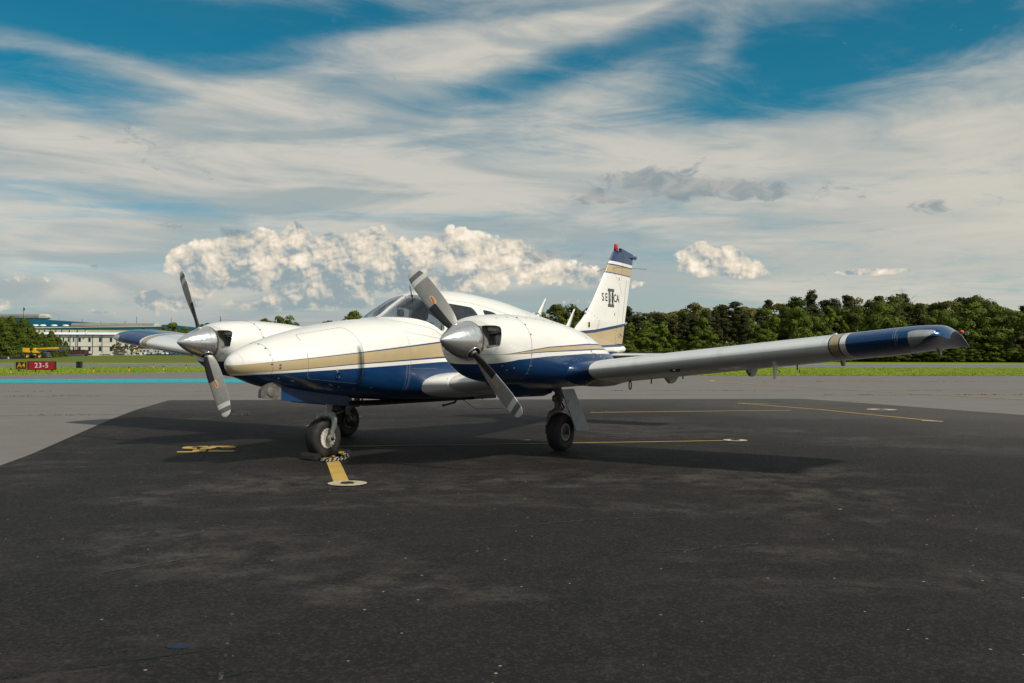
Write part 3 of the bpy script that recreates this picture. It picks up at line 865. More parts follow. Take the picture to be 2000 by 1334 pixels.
mb = MB(); mb.box((8.07, -.047, 2.41), (.022, .02, .06)); mb.box((8.02, -.062, 1.80), (.022, .02, .06)); mb.box((8.1, -.045, 1.44), (.02, .02, .05)); mb.build('hinge_slot', M_SEAM, fin) if False else None
mb = MB(); mb.tube([(8.20, -.045, 1.475), (8.30, -.045, 1.435)], .006, 6); mb.build('trim_pushrod', M_DARKM, rud)
for (x_, z_) in ((8.20, 2.40), (8.03, 1.80)):
    mb = MB(); mb.box((x_, fin_y0(x_, z_), z_), (.016, .010, .05)); mb.build('hinge_slot', M_SEAM, fin)
mb = MB(); pz = np.linspace(1.42, 2.40, 10); ribbon(mb, [(8.30 + (z - 1.4) * .22, fin_y0(8.30 + (z - 1.4) * .22, z), z) for z in pz], [(0, -1, 0)] * 10, .006, 0, .003); mb.build('trim_tab_seam', M_SEAM, rud)
# lettering on the fin (flat paint): the word with the large numeral laid over its middle
FT = Matrix(((1, 0, 0, 0), (0, 0, 1, 0), (0, 1, 0, 0), (0, 0, 0, 1)))
def fin_y(x, z):
    le, te = pchip(z, *zip(*LEX)), pchip(z, *zip(*TEX)); k = (x - le) / (te - le); c = te - le
    return -thick(k, .082) * c
def on_fin(o, lift):
    """wrap a flat mesh drawn in x, z onto the fin's left skin"""
    for v in o.data.vertices: v.co.y = fin_y(v.co.x, v.co.z) - lift - (0.0008 if v.co.y < 0 else 0)
def fin_text(ch, x, z, size, mat, lift, sx=1.0, bold=0.0):
    T_ = Matrix.Translation((x, 0, z)) @ FT @ Matrix.Diagonal((sx, 1, 1, 1))
    o = text_mesh('fin_letter', ch, size, mat, fin, T_, 0.0, bold=bold)
    on_fin(o, lift); return o
for ch, x in (('S', 7.60), ('E', 7.715), ('C', 8.035), ('A', 8.15)): fin_text(ch, x, 2.062, .185, M_LETTER, .003, .90, .002)
def numeral(x):
    mb = MB()
    for x0, x1, z0, z1 in ((-.055, .055, .105, .152), (-.030, .030, -.105, .105), (-.055, .055, -.152, -.105)):
        xs_ = np.linspace(x0, x1, 3); 
        mb.grid([[(x + a, 0, 2.065 + z0) for a in xs_], [(x + a, 0, 2.065 + (z0 + z1) / 2) for a in xs_], [(x + a, 0, 2.065 + z1) for a in xs_]], False, 0, False)
    o = mb.build('fin_numeral', M_LETTER2, fin); on_fin(o, .003)
numeral(7.825); numeral(7.945)
for ch, x in (('N', 7.835), ('E', 7.938)): fin_text(ch, x, 2.062, .185, M_LETTER if ch == 'E' else M_GREYP, .0045, .80)
# tailplane
mb = MB()
for side in (-1, 1):
    mb = MB(); rows = []
    for yy, le, c, t in ((.04, 7.56, .78, .10), (.3, 7.57, .77, .10), (1.95, 7.64, .69, .10), (2.03, 7.68, .62, .08), (2.065, 7.76, .5, .03)):
        rows.append([(le + a, side * yy, 1.115 + b_) for a, b_ in foil(c, t)])
    mb.grid(rows, True, 0, True, True, True)
    st = mb.build('tailplane', M_TAIL, AC, sharp=50)
    mb = MB(); mb.box((7.72, side * .155, 1.115), (.30, .12, .13), 0, bev=.03); mb.build('tailplane_fairing', M_NAVY, st)
mb = MB(); mb.lathe([(8.30, .062), (8.40, .055), (8.47, .03), (8.48, 0)], (0, 0, 1.222), 'x', 18); mb.build('tail_cone', M_WHITE, fus)

# ---------------------------------------------------------------- wings
M_TIPLENS = P('frosted_lens', (0.40, 0.415, 0.42), 0.14, 0.35, coat=0.8, vary=0.12, scale=12)
def wing_chord(y):
    le = pchip(y, [.4, .62, 1.0, 1.5, 2.2, 2.5, 5.5, 5.66, 5.80, 5.88, 5.93], [2.20, 2.285, 2.38, 2.50, 2.62, 2.645, 2.65, 2.66, 2.69, 2.75, 2.86])
    te = pchip(y, [.4, 2.2, 5.5, 5.7, 5.85, 5.93], [4.30, 4.28, 4.27, 4.26, 4.20, 4.06])
    return le, te
def wing_row(y, side, n=26):
    le, te = wing_chord(y)
    c = te - le
    t = 0.147 * 1.62 / c if y < 5.5 else 0.147
    t *= pchip(y, [.4, 1.2, 2.4, 5.4, 5.93], [1.06, 1.0, 1.0, 1.0, 1.0])
    zc = .745 + (.1015 if side < 0 else .1145) * (y - .62)     # she sits a little low on her left leg
    inc = pchip(y, [.4, 2.3, 3.5, 5.0, 5.93], [.045, .070, .066, .060, .055] if side < 0 else [.045, .040, .010, -.020, -.034])
    cut = pchip(y, [5.45, 5.68, 5.82, 5.90, 5.93], [0, .07, .34, .70, .95])         # underside sweeps up towards the tip
    pts = foil(c, t, .012, n)
    out = []
    nu = n
    for i, (a, b_) in enumerate(pts):
        up_z = b_
        if i >= nu:      # lower side
            ub = pts[2 * n - 2 - i][1]
            b_ = b_ * (1 - cut) + (ub - .004) * cut
        drop = pchip(y, [5.6, 5.85, 5.93], [0, .012, .045])
        out.append((le + a, side * y, zc + b_ - a * inc - drop + .02))
    return out
WY = [.45, .62, .80, 1.0, 1.25, 1.5, 1.8, 2.1, 2.4] + list(np.linspace(2.7, 5.4, 12)) + [5.5, 5.56, 5.62, 5.68, 5.74, 5.79, 5.83, 5.865, 5.89, 5.91, 5.925, 5.93]
WINGS = {}
def wing_lo(x, y, up=False):
    """height of the wing's lower (or upper) skin"""
    r = wing_row(abs(y), -1)
    pts = [(p[0], p[2]) for p in (r[:26] if up else r[:1] + r[:25:-1])]
    return float(np.interp(x, [p[0] for p in pts], [p[1] for p in pts]))
for side in (-1, 1):
    mb = MB().grid([wing_row(y, side) for y in WY], True, 0, True, True, True)
    wg = mb.build('wing', M_WING, AC, sharp=55)
    WINGS[side] = wg
    # rivet and seam lines across the chord
    mb = MB(); ms = MB()
    for yy in (3.02, 3.92, 4.92, 5.52):
        r = wing_row(yy, side)
        sel = [r[i] for i in list(range(14, -1, -1)) + list(range(len(r) - 1, 34, -1))]
        A_ = [Vector(p) for p in sel]
        N_ = []
        for i in range(len(A_)):
            t_ = (A_[min(i + 1, len(A_) - 1)] - A_[max(0, i - 1)]).normalized()
            nn = t_.cross(Vector((0, 1, 0)))
            cz = sum(p[2] for p in r) / len(r)
            if nn.dot(A_[i] - Vector((3.3, A_[i].y, cz))) < 0: nn = -nn
            N_.append(nn.normalized())
        ribbon(ms, A_, N_, .0025, 0, .0006)
        for i in range(len(A_) - 1):
            for t in (0.0, .5):
                q = A_[i].lerp(A_[i + 1], t)
                for dy in (-.018, .018): disc(mb, q + Vector((0, dy, 0)), N_[i], .0032, 0, 5, .0006, .0006)
    for idx_ in (7, 11, -5, -9, -13):
        rows_ = [(yy_, wing_row(yy_, side)) for yy_ in np.arange(2.5, 5.45, .065)]
        for yy_, r_ in rows_:
            p0_, p1_ = Vector(r_[idx_]), Vector(r_[idx_ + 1]); t_ = (p1_ - p0_).normalized(); nn = t_.cross(Vector((0, 1, 0)))
            cz_ = sum(p[2] for p in r_) / len(r_)
            if nn.dot(p0_ - Vector((3.3, p0_.y, cz_))) < 0: nn = -nn
            disc(mb, p0_, nn, .0035, 0, 5, .0006, .0006)
    tag(ms.build('panel_seams', M_SCREWL, wg), kind='stuff')
    tag(mb.build('rivets', M_SCREWL, wg), kind='stuff')
    # underside fittings: hinge brackets, tie-down ring, stall vents
    for yy, ln in ((2.86, .072), (3.80, .080), (4.76, .060), (5.68, .055)):
        mb = MB(); zz = wing_lo(3.92, yy)
        if ln > .065:
            prof = [(3.70, zz + .03), (4.14, zz + .02), (4.02, zz - ln * .75), (3.93, zz - ln), (3.86, zz - ln * .9)]
        else:
            prof = [(3.84, zz + .02), (4.02, zz + .015), (3.97, zz - ln), (3.92, zz - ln)]
        mb.prism(rounded(prof, .015, 3), 'y', side * yy - .012, side * yy + .012)
        if ln > .065:
            mb.tube([(3.90, side * yy, zz - ln * .8), (4.2, side * yy - side * .10, zz - .03)], .007, 6)
            mb.tube([(3.88, side * yy, zz - ln * .9), (3.75, side * yy - .05, zz - .01)], .005, 6)
        mb.build('flap_bracket', M_GREYP, wg)
    mb = MB(); zz = wing_lo(3.55, 2.53)
    mb.tube([(3.55 + .03 * math.cos(q), side * 2.53, zz - .045 + .045 * math.sin(q)) for q in np.linspace(0, 2 * math.pi, 17)[:-1]], .007, 6, closed=True)
    mb.build('tie_down_ring', M_DARKM, wg)
    mb = MB()
    for yy, hh in ((2.72, .05), (3.1, .03), (4.36, .05)):
        zz = wing_lo(3.7, yy); mb.tube([(3.7, side * yy, zz + .01), (3.7, side * yy, zz - hh)], .007, 6)
    zz = wing_lo(4.1, 4.0); mb.tube([(4.08, side * 4.0, zz), (4.22, side * 4.02, zz - .06)], .004, 6)
    mb.build('drain_tube', M_DARKM, wg)
    # clear lens let into the tip's leading edge, navigation light and strobe
    mb = MB(); rows = []
    for yy in np.linspace(5.62, 5.83, 9):
        r = wing_row(yy, side)
        lim = np.interp(yy, [5.62, 5.90], [9, 6])
        idx = list(range(int(lim), -1, -1)) + list(range(len(r) - 1, len(r) - int(lim) - 1, -1))
        ku = np.interp(yy, [5.62, 5.70, 5.83], [2.2, 2.8, 2.6]); kl = np.interp(yy, [5.62, 5.70, 5.83], [5.0, 3.6, -1.6])
        NL = len(r)
        def at_(q):
            q = q % NL; i0 = int(q) % NL; f_ = q - int(q); i1 = (i0 + 1) % NL
            return tuple(r[i0][k] * (1 - f_) + r[i1][k] * f_ for k in range(3))
        sm_ = [at_(q) for q in np.linspace(ku, -kl, 13)]
        cx = sum(p[0] for p in r) / len(r); cz = sum(p[2] for p in r) / len(r)
        sh = np.interp(yy, [5.62, 5.64, 5.80, 5.83], [.001, .007, .006, .001])
        rows.append([(p[0] + (p[0] - cx) / .8 * sh, p[1] + side * .004, p[2] + (p[2] - cz) / .12 * sh) for p in sm_])
    mb.grid(rows)
    mb.build('tip_lens', M_TIPLENS, wg)
    mb = MB()
    zt = wing_row(5.92, side)[12][2]
    mb.lathe([(-.05, .0), (-.04, .014), (.02, .018), (.035, .012), (.04, 0)], (3.50, side * 5.935, zt + .004), 'x', 14)
    mb.build('nav_light', M_RED if side < 0 else P('green_lens', (.01, .35, .12), .2, coat=.8, vary=.1), wg)
    mb = MB(); mb.lathe([(-.04, .0), (-.035, .014), (.03, .016), (.045, .01), (.05, 0)], (3.62, side * 5.962, zt - .005), 'x', 14); mb.build('strobe_light', M_LENS, wg)
    # fuel cap on the upper skin, landing-light patch and stall sensor on the left leading edge
    mb = MB(); zz = wing_lo(3.25, 4.86, True); mb.lathe([(-.02, .075), (.0, .07), (.008, .04), (.022, .022), (.032, .02), (.034, 0)], (3.25, side * 4.86, zz + .004), 'z', 18); mb.build('fuel_cap', M_STEEL, wg)
    if side < 0:
        r = wing_row(3.42, side)
        q = Vector(r[-4]); mb = MB(); mb.box(q + Vector((.005, 0, 0)), (.02, .10, .045), 0, Matrix.Rotation(R(35), 3, 'Y')); mb.box(q + Vector((-.012, .0, -.008)), (.02, .025, .012), 1); mb.build('stall_sensor', [M_BLACK, M_SCREWL], wg)
        zz = wing_lo(3.1, 4.33); mb = MB(); mb.prism(rounded([(3.02, zz + .02), (3.18, zz + .02), (3.11, zz - .04), (3.08, zz - .10), (3.05, zz - .135), (3.035, zz - .06)], .012, 3), 'y', side * 4.33 - .009, side * 4.33 + .009); mb.build('pitot_mast', M_WHITE, wg)
# white fairing round the wing's root at the fuselage
for side in (-1, 1):
    mb = MB(); rows = []
    for yy, g in ((.57, .016), (.64, .020), (.74, .016), (.86, .009), (.885, .001)):
        r = wing_row(yy, side); n_ = 13
        idx = list(range(n_, -1, -1)) + list(range(len(r) - 1, len(r) - n_ - 1, -1))
        cz = sum(p[2] for p in r) / len(r)
        rows.append([(r[i][0] - g * (1.6 if 1 else 1), r[i][1], r[i][2] + math.copysign(g, r[i][2] - cz)) for i in idx])
    mb.grid(rows)
    wr = mb.build('wing_root_fairing', M_WHITE, AC)
    mb = MB()
    for k in range(2, len(rows[0]) - 2, 3):
        a, b_ = Vector(rows[3][k]), Vector(rows[0][k])
        for q in (a, b_):
            r0 = Vector((3.0, q.y, .74 + .12 * (abs(q.y) - .6))); nn = (q - r0); nn.y = 0; nn.x *= .2
            disc(mb, q, nn, .006, 0, 6, .003, .002)
    tag(mb.build('screws', M_SCREW, wr), kind='stuff')

# ---------------------------------------------------------------- engine nacelles and propellers
def nacelle_body(y0):
    return Body(
        top=[(1.325, 1.425), (1.335, 1.440), (1.37, 1.462), (1.45, 1.486), (1.60, 1.504), (1.95, 1.520), (2.6, 1.490), (3.1, 1.418), (3.5, 1.306), (3.9, 1.165), (4.2, 1.055), (4.34, 1.01)],
        bot=[(1.325, 1.035), (1.335, 1.015), (1.37, .975), (1.45, .915), (1.60, .855), (1.95, .81), (2.6, .785), (3.2, .80), (3.8, .865), (4.2, .93), (4.34, .955)],
        wid=[(1.325, .315), (1.335, .338), (1.37, .365), (1.45, .392), (1.60, .412), (1.95, .425), (2.6, .43), (3.2, .40), (3.7, .31), (4.1, .19), (4.34, .09)],
        mid=[(1.325, 1.22), (2.0, 1.16), (3.0, 1.08), (4.34, 1.0)],
        nu=[(1.325, 2.1), (1.7, 2.3), (2.6, 2.35), (4.34, 2.0)],
        nl=[(1.325, 2.2), (1.8, 2.9), (3.2, 2.7), (4.34, 2.0)], y0=y0)
ZE = 1.243
M_DUCT = P('duct_grey', (.17, .16, .15), .7, vary=.3, scale=14)
M_FIN_ = P('cylinder_grey', (.66, .64, .60), .6, .0, vary=.3, scale=25)
def make_nacelle(side):
    y0 = side * 1.9
    B = nacelle_body(y0)
    xs = [1.325, 1.330, 1.335, 1.342, 1.352, 1.365, 1.385, 1.41, 1.45, 1.5, 1.56, 1.63] + list(np.arange(1.70, 4.3, .09)) + [4.34]
    nac = B.loft(xs, 72).build('engine_nacelle', [M_NAC, M_DUCT], AC)
    cuts = []
    for s_ in (-1, 1):
        # air inlet beside the spinner: a rounded slot run straight back into the cowl
        a, b_ = y0 + s_ * .168, y0 + s_ * .352
        poly = rounded([(a + s_ * .012, 1.162), (b_, 1.19), (b_ + s_ * .005, 1.29), (b_ - s_ * .04, 1.388), (a - s_ * .02, 1.388)], [.012, .025, .07, .10, .03], 6)
        cuts.append(MB().prism(poly, 'x', 1.2, 1.72, 1).build('cutter', [M_NAC, M_DUCT]))
        a2, b2 = a - s_ * .02, b_ + s_ * .03
    boolean(nac, cuts)
    skin_normals(nac, B, .6)
    for s_ in (-1, 1):
        a, b_ = y0 + s_ * .130, y0 + s_ * .335
        m_ = (a + b_) / 2
        mb = MB()
        mb.tube([(1.455, a - s_ * .06, 1.360), (1.46, a + s_ * .03, 1.364), (1.49, m_, 1.362), (1.54, m_ + s_ * .045, 1.345)], .034, 12, 0)
        mb.box((1.54, m_ + s_ * .005, 1.247), (.05, .12, .115), 0, bev=.012)
        for k in range(7): mb.box((1.510, m_ + s_ * .005, 1.205 + k * .014), (.012, .118, .005), 0)
        mb.box((1.50, a - s_ * .035, 1.25), (.05, .07, .13), 0, bev=.012)
        mb.tube([(1.43, a - s_ * .03, 1.312), (1.47, b_ - s_ * .06, 1.322)], .007, 8, 1)
        mb.tube([(1.45, a + s_ * .02, 1.20), (1.445, a + s_ * .025, 1.33)], .010, 8, 2)
        mb.build('engine_cylinder', [M_FIN_, M_STEEL, M_DARKM], nac)
        mb = MB(); mb.box((1.47, m_ - s_ * .01, 1.190), (.20, abs(b_ - a) * .86, .022), 0); mb.build('inlet_baffle', M_ALU, nac)
        mb = MB(); mb.box((1.435, m_, 1.177), (.10, abs(b_ - a) * .94, .008), 0); mb.build('inlet_seal', M_RUST, nac)
    mb = MB(); ring_line(mb, B, 1.80, R(0), R(360), .005, 60); ring_line(mb, B, 3.06, R(0), R(360), .004, 60)
    sd = -1
    fus_line(mb, [(3.06, 1.135), (3.6, 1.085)], .004, side, body=B)
    mb.build('cowl_seam', M_SEAM, nac)
    mb = MB(); ring_dots(mb, B, 1.815, R(20), R(160), 8, .011); ring_dots(mb, B, 3.045, R(10), R(170), 7, .010)
    for k in range(9):
        p = np.array(B.pt(1.5 + k * .17, R(62 if side > 0 else 118))); nn = B.normal(p[0:1], p[1:2], p[2:3])[0]; disc(mb, p, nn, .009, 0, 7, .001, .002)
    tag(mb.build('screws', M_SCREW, nac), kind='stuff')
    mb = MB()
    for xx in (1.79, 1.82): ring_dots(mb, B, xx, R(185), R(265), 6, .007); ring_dots(mb, B, xx, R(275), R(355), 6, .007)
    for k in range(22):
        zz = 1.115 - .055 * (k / 21) - (.02 if k % 3 else 0); xx = 1.95 + .85 * k / 21
        for s_ in (-1, 1):
            yy = B.y_at(xx, zz, s_); nn = B.normal(np.array([xx]), np.array([yy]), np.array([zz]))[0]; disc(mb, (xx, yy, zz), nn, .0042, 0, 6, .0008, .0015)
    for (xx, zz) in ((1.45, 1.0), (1.52, .96), (1.58, .98), (3.1, 1.09), (3.1, 1.02), (3.07, .95), (3.2, 1.12), (3.3, 1.10), (3.42, 1.07)):
        for s_ in (-1, 1):
            yy = B.y_at(xx, zz, s_); nn = B.normal(np.array([xx]), np.array([yy]), np.array([zz]))[0]; disc(mb, (xx, yy, zz), nn, .010, 0, 7, .001, .003)
    tag(mb.build('rivets', M_SCREWL, nac), kind='stuff')
    # flared fairing where the leading edge meets the cowl's outer side
    for s_ in (-1, 1):
        yw = abs(y0 + s_ * .42)
        mb = MB(); rows = []
        for t in np.linspace(0, 1, 9):
            yy = abs(y0 + s_ * (.36 + .235 * t))
            r = wing_row(yy, side); n_ = 15
            g = .10 * (1 - t) ** 2.2 + .002
            idx = list(range(n_, -1, -1)) + list(range(len(r) - 1, len(r) - n_ - 1, -1))
            cz = sum(p[2] for p in r) / len(r)
            rows.append([(r[i][0] - g * 1.7 * max(0, 1 - abs(r[i][0] - r[0][0]) / .5), r[i][1], cz + (r[i][2] - cz) * (1 + g * 3.2) ) for i in idx])
        mb.grid(rows); mb.build('leading_edge_fairing', M_NAVY, nac)
    return nac
def blade_sec(r, n=16, hand=1, grow=0.0):
    """section of a blade standing along +z at radius r; hand = +1: leading edge towards -y"""
    c = pchip(r, [.10, .17, .22, .32, .50, .70, .82, .90, .935, .950, .956], [.074, .088, .122, .162, .186, .190, .174, .142, .102, .058, .012])
    t = pchip(r, [.10, .17, .22, .32, .50, .75, .956], [.95, .66, .34, .19, .125, .08, .07])
    be = R(pchip(r, [.10, .2, .35, .55, .75, .956], [44, 41, 32, 24, 19, 16]))
    pts = foil(c + grow, t, .02 * (1 - t), n)
    out = []
    for a, b_ in pts:
        a = a - .42 * (c + grow)                   # pitch axis
        # chord runs aft and away from the leading edge; b_ is towards the front (-x)
        x = a * math.sin(be) - b_ * math.cos(be)
        y = (a * math.cos(be) + b_ * math.sin(be)) * hand
        out.append((x, y, r))
    return out
def blade_mesh(hand):
    rs = [.10, .14, .17, .195, .22, .26, .32] + list(np.linspace(.38, .86, 13)) + [.885, .905, .92, .933, .943, .950, .954, .956]
    return MB().grid([blade_sec(r, 16, hand) for r in rs], True, 0, True, True, True).mesh('blade', M_BLADE)
def boot_mesh(hand):
    rows = []
    for r in np.linspace(.19, .50, 10):
        s_ = blade_sec(r, 16, hand); c0 = Vector((sum(p[0] for p in s_) / len(s_), sum(p[1] for p in s_) / len(s_), r))
        idx = list(range(7, -1, -1)) + list(range(len(s_) - 1, len(s_) - 7, -1))
        rows.append([tuple(c0 + (Vector(s_[i]) - c0) * (1.035) + (Vector(s_[i]) - c0).normalized() * .0015) for i in idx])
    return MB().grid(rows).mesh('boot', M_BOOT)
def emblem_mesh(hand):
    """oval maker's mark on the front face: pale rim, gold field, red bar across"""
    mb = MB()
    def P_(u, v, lift):
        r = .545 + v
        s_ = blade_sec(r, 16, hand)
        f = (u + .078) / .156
        up = s_[:16]
        # front face = first half; find by share of chord
        k = .20 + .52 * f
        xs = [(1 - math.cos(math.pi * i / 15)) / 2 for i in range(16)]
        x = np.interp(k, xs, [p[0] for p in up]); y = np.interp(k, xs, [p[1] for p in up])
        return (x - lift, y, r)
    def oval(a, b_, lift, mi, n=22):
        V = [P_(0, 0, lift)] + [P_(a * math.cos(q), b_ * math.sin(q), lift) for q in np.linspace(0, 2 * math.pi, n + 1)[:-1]]
        mb.face_list(V, [(0, 1 + i, 1 + (i + 1) % n) for i in range(n)], mi)
    oval(.036, .052, .0022, 0); oval(.031, .047, .0032, 1)
    d = .009
    V = [P_(.30 * v + s_ * d, v, .0042) for s_ in (-1, 1) for v in np.linspace(-.040, .040, 7)]
    mb.face_list(V, [(i, i + 1, i + 8, i + 7) for i in range(6)], 2)
    return mb.mesh('emblem', [M_EMB_W, M_EMB_G, M_EMB_R], False)
def make_prop(side, ang):
    y0 = side * 1.9
    hand = side                      # right engine: leading edge towards -y when the blade stands up
    loc = (1.245, y0, ZE)
    # hub and back plate are the part itself, the rest hangs on it
    mb = MB()
    mb.lathe([(.055, .19), (.075, .186), (.078, .12), (.11, .10), (.14, .10)], (0, 0, 0), 'x', 40)
    mb.lathe([(-.10, .08), (.06, .085)], (0, 0, 0), 'x', 20)
    pr = mb.build('propeller', M_DARKM, AC, loc, sharp=40)
    mb = MB()
    prof = [(-.368, .0), (-.364, .006), (-.35, .020), (-.30, .056), (-.24, .091), (-.17, .124), (-.10, .150), (-.03, .170), (.03, .183), (.06, .1885), (.066, .1885), (.066, .180)]
    prof2 = []
    xs_ = [p[0] for p in prof[:-2]]; rs_ = [p[1] for p in prof[:-2]]
    for xx in list(np.linspace(-.368, -.34, 5)) + list(np.linspace(-.33, .06, 26)): prof2.append((xx, float(pchip(xx, xs_, rs_))))
    prof2 += [(.064, .1885), (.064, .180)]
    mb.lathe(prof2, (0, 0, 0), 'x', 56)
    sp = mb.build('spinner', M_SPIN, pr)
    # blade openings: two round bays cut in the shell
    cuts = []
    for s_ in (-1, 1):
        mbc = MB(); mbc.lathe([(.07, .066), (.30, .066)], (.0, 0, 0), 'z', 24) if s_ > 0 else mbc.lathe([(-.30, .066), (-.07, .066)], (0, 0, 0), 'z', 24)
        c = mbc.build('cutter', [M_SPIN]); c.location = loc; c.rotation_euler = (-ang, 0, 0); cuts.append(c)
    sp.rotation_euler = (0, 0, 0)
    bpy.context.view_layer.update()
    boolean(sp, cuts)
    sp.data.polygons.foreach_set('use_smooth', [True] * len(sp.data.polygons)); sp.data.set_sharp_from_angle(angle=R(35))
    bm_, bt_, em_ = blade_mesh(hand), boot_mesh(hand), emblem_mesh(hand)
    for k in range(2):
        rot = (-ang + k * math.pi, 0, 0)
        for nm, me in (('blade', bm_), ('deice_boot', bt_), ('blade_emblem', em_)):
            o = link(nm, me, pr); o.rotation_euler = rot
        mb = MB(); mb.tube([(.068 * math.cos(q), .068 * math.sin(q), float(np.interp(.068 * math.cos(q), xs_, rs_)) ** 1.0 and math.sqrt(max(0, float(np.interp(.068 * math.cos(q), xs_, rs_)) ** 2 - (.068 * math.sin(q)) ** 2))) for q in np.linspace(0, 2 * math.pi, 25)[:-1]], .006, 8, closed=True)
        o = mb.build('blade_collar', M_SPIN, pr); o.rotation_euler = rot
    mb = MB()
    for q in np.linspace(0, 2 * math.pi, 17)[:-1]: disc(mb, (.045, .187 * math.cos(q), .187 * math.sin(q)), (0, math.cos(q), math.sin(q)), .0055, 0, 6, .001, .003)
    tag(mb.build('screws', M_SCREW, pr), kind='stuff')
for side, ang in ((-1, R(43.9)), (1, R(26.0))):
    make_nacelle(side); make_prop(side, ang)

# ---------------------------------------------------------------- landing gear
def tyre(parent, c, w=.165, r=.222, rim=.105):
    mb = MB()
    hw = w / 2
    prof = [(-hw * .62, rim), (-hw * .86, rim * 1.12), (-hw, r * .70), (-hw * .97, r * .82), (-hw * .80, r * .93), (-hw * .55, r * .975), (-hw * .42, r * .985), (-hw * .40, r * .968), (-hw * .36, r * .968), (-hw * .34, r * .993), (-hw * .03, r), (0, r * .982), (hw * .03, r)]
    prof = prof + [(-a, b_) for a, b_ in prof[:-2][::-1]]
    mb.lathe(prof, c, 'y', 48)
    # the tyre stands on the ground: flatten the foot a little
    mb.v = [(x, y, max(z, .0)) for x, y, z in mb.v]
    return mb.build('tyre', M_RUB, parent, sharp=40)
def rim(parent, c, w=.165, rr=.105, white=True, mat=None):
    mb = MB(); hw = w / 2
    mb.lathe([(-hw * .80, rr * 1.02), (-hw * .86, rr * .98), (-hw * .84, rr * .80), (-hw * .50, rr * .74), (-hw * .46, rr * .40), (-hw * .75, rr * .36), (-hw * .78, rr * .22), (-hw * .5, rr * .12), (hw * .5, rr * .12), (hw * .78, rr * .22), (hw * .75, rr * .36), (hw * .46, rr * .4), (hw * .5, rr * .74), (hw * .84, rr * .80), (hw * .86, rr * .98), (hw * .80, rr * 1.02)], c, 'y', 40)
    if white:
        for s_ in (-1, 1):
            for k in range(18):
                q = 2 * math.pi * k / 18
                mb.box((c[0] + math.cos(q) * rr * .98, c[1] + s_ * hw * .86, c[2] + math.sin(q) * rr * .98), (.016, .010, .026), 0, Matrix.Rotation(-q, 3, 'Y'))
    o = mb.build('rim', mat or M_GREYP, parent, sharp=35)
    mb = MB()
    for s_ in (-1, 1):
        for k in range(8):
            q = 2 * math.pi * k / 8
            mb.lathe([(-.006, .007), (.006, .007)], (c[0] + math.cos(q) * rr * .62, c[1] + s_ * hw * .50, c[2] + math.sin(q) * rr * .62), 'y', 8)
    tag(mb.build('wheel_bolts', M_DARKM, parent), kind='stuff')
    return o
M_RIMW = P('white_rim_paint', (.56, .53, .46), .55, vary=.35, scale=26)
# nose gear
mb = MB()
mb.lathe([(0, .034), (.20, .034)], (0, 0, 0), 'z', 20)
A0, A1 = Vector((1.455, 0, .76)), Vector((1.375, 0, .455))
MBG = MB(); MBG.tube([A0, A0.lerp(A1, .45)], .045, 18); MBG.tube([A0.lerp(A1, .45), A1], .032, 18); MBG.tube([A0.lerp(A1, .43), A0.lerp(A1, .50)], .054, 18)
MBG.tube([A1 + Vector((.01, 0, .03)), A1 + Vector((-.005, 0, -.02))], .048, 18)
for s_ in (-1, 1):
    MBG.tube([A1 + Vector((0, s_ * .01, .0)), (1.362, s_ * .075, .462), (1.352, s_ * .112, .425), (1.338, s_ * .125, .36), (1.318, s_ * .122, .29), (1.302, s_ * .118, .22)], [.036, .034, .030, .028, .025, .024], 14)
    MBG.lathe([(-.018, .036), (.018, .036)], (1.30, s_ * .117, .215), 'y', 18)
    MBG.box((1.306, s_ * .122, .26), (.04, .03, .08), 0, bev=.01)
ng = MBG.build('nose_gear', M_GREYP, AC, sharp=40)
MB().tube([(1.30, -.14, .215), (1.30, .14, .215)], .022, 14).build('axle', M_DARKM, ng)
tyre(ng, (1.30, 0, .213), .165, .216, .100); rim(ng, (1.30, 0, .213), .165, .100, True, M_RIMW)
mb = MB(); mb.tube([(1.475, .035, .62), (1.56, .03, .52), (1.57, .02, .49)], .013, 8); mb.tube([(1.57, .02, .49), (1.40, .01, .45)], .016, 8); mb.tube([(1.57, -.03, .49), (1.40, -.01, .45)], .012, 8); mb.build('torque_link', M_RUSTY if 'M_RUSTY' in globals() else P('worn_link', (.20, .14, .09), .6, .3, vary=.4, scale=18), ng)
mb = MB(); mb.tube([(1.52, 0, .62), (1.80, .02, .70), (2.0, .02, .62)], .018, 8); mb.tube([(1.45, .03, .66), (1.58, .06, .42)], .012, 8); mb.box((1.50, .02, .56), (.10, .12, .16), 0, bev=.02); mb.build('drag_link', M_DARKM, ng)
# nose gear doors: deep blue panels, the near one with a grey front piece
for y_, x0 in ((-.185, .515), (.15, .98)):
    mb = MB()
    zl = lambda x: .648 + (x - .515) * -.0968
    mb.prism([(x0, .80), (1.49, .76), (1.49, .552), (1.30, .572), (x0, zl(x0))], 'y', y_ - .006, y_ + .006)
    mb.build('nose_gear_door', M_NAVY, AC)
mb = MB()
mb.prism(rounded([(.247, .684), (.255, .765), (.285, .785), (.40, .835), (.510, .835), (.510, .652)], [.01, .015, .02, .02, .004, .004], 3), 'y', -.205, -.165)
nf = mb.build('nose_gear_fairing', P('chipped_grey', (.115, .108, .10), .6, vary=.35, scale=22), AC)
for s_ in (-1, 1):
    mb = MB(); mb.lathe([(0, .050), (.006, .048), (.010, .034), (.011, 0)], (.375, -.185 + s_ * .020, .735), 'y', 20, 0, True, Matrix.Diagonal((1, s_, 1)))
    mb.build('landing_light', P('dull_lens', (.135, .128, .12), .5, vary=.2), nf)
M_STRUT = P('dirty_strut_paint', (.19, .172, .152), .55, vary=.35, scale=16)
M_RIMD = P('dark_rim_paint', (.11, .105, .10), .5, .3, vary=.4, scale=16)
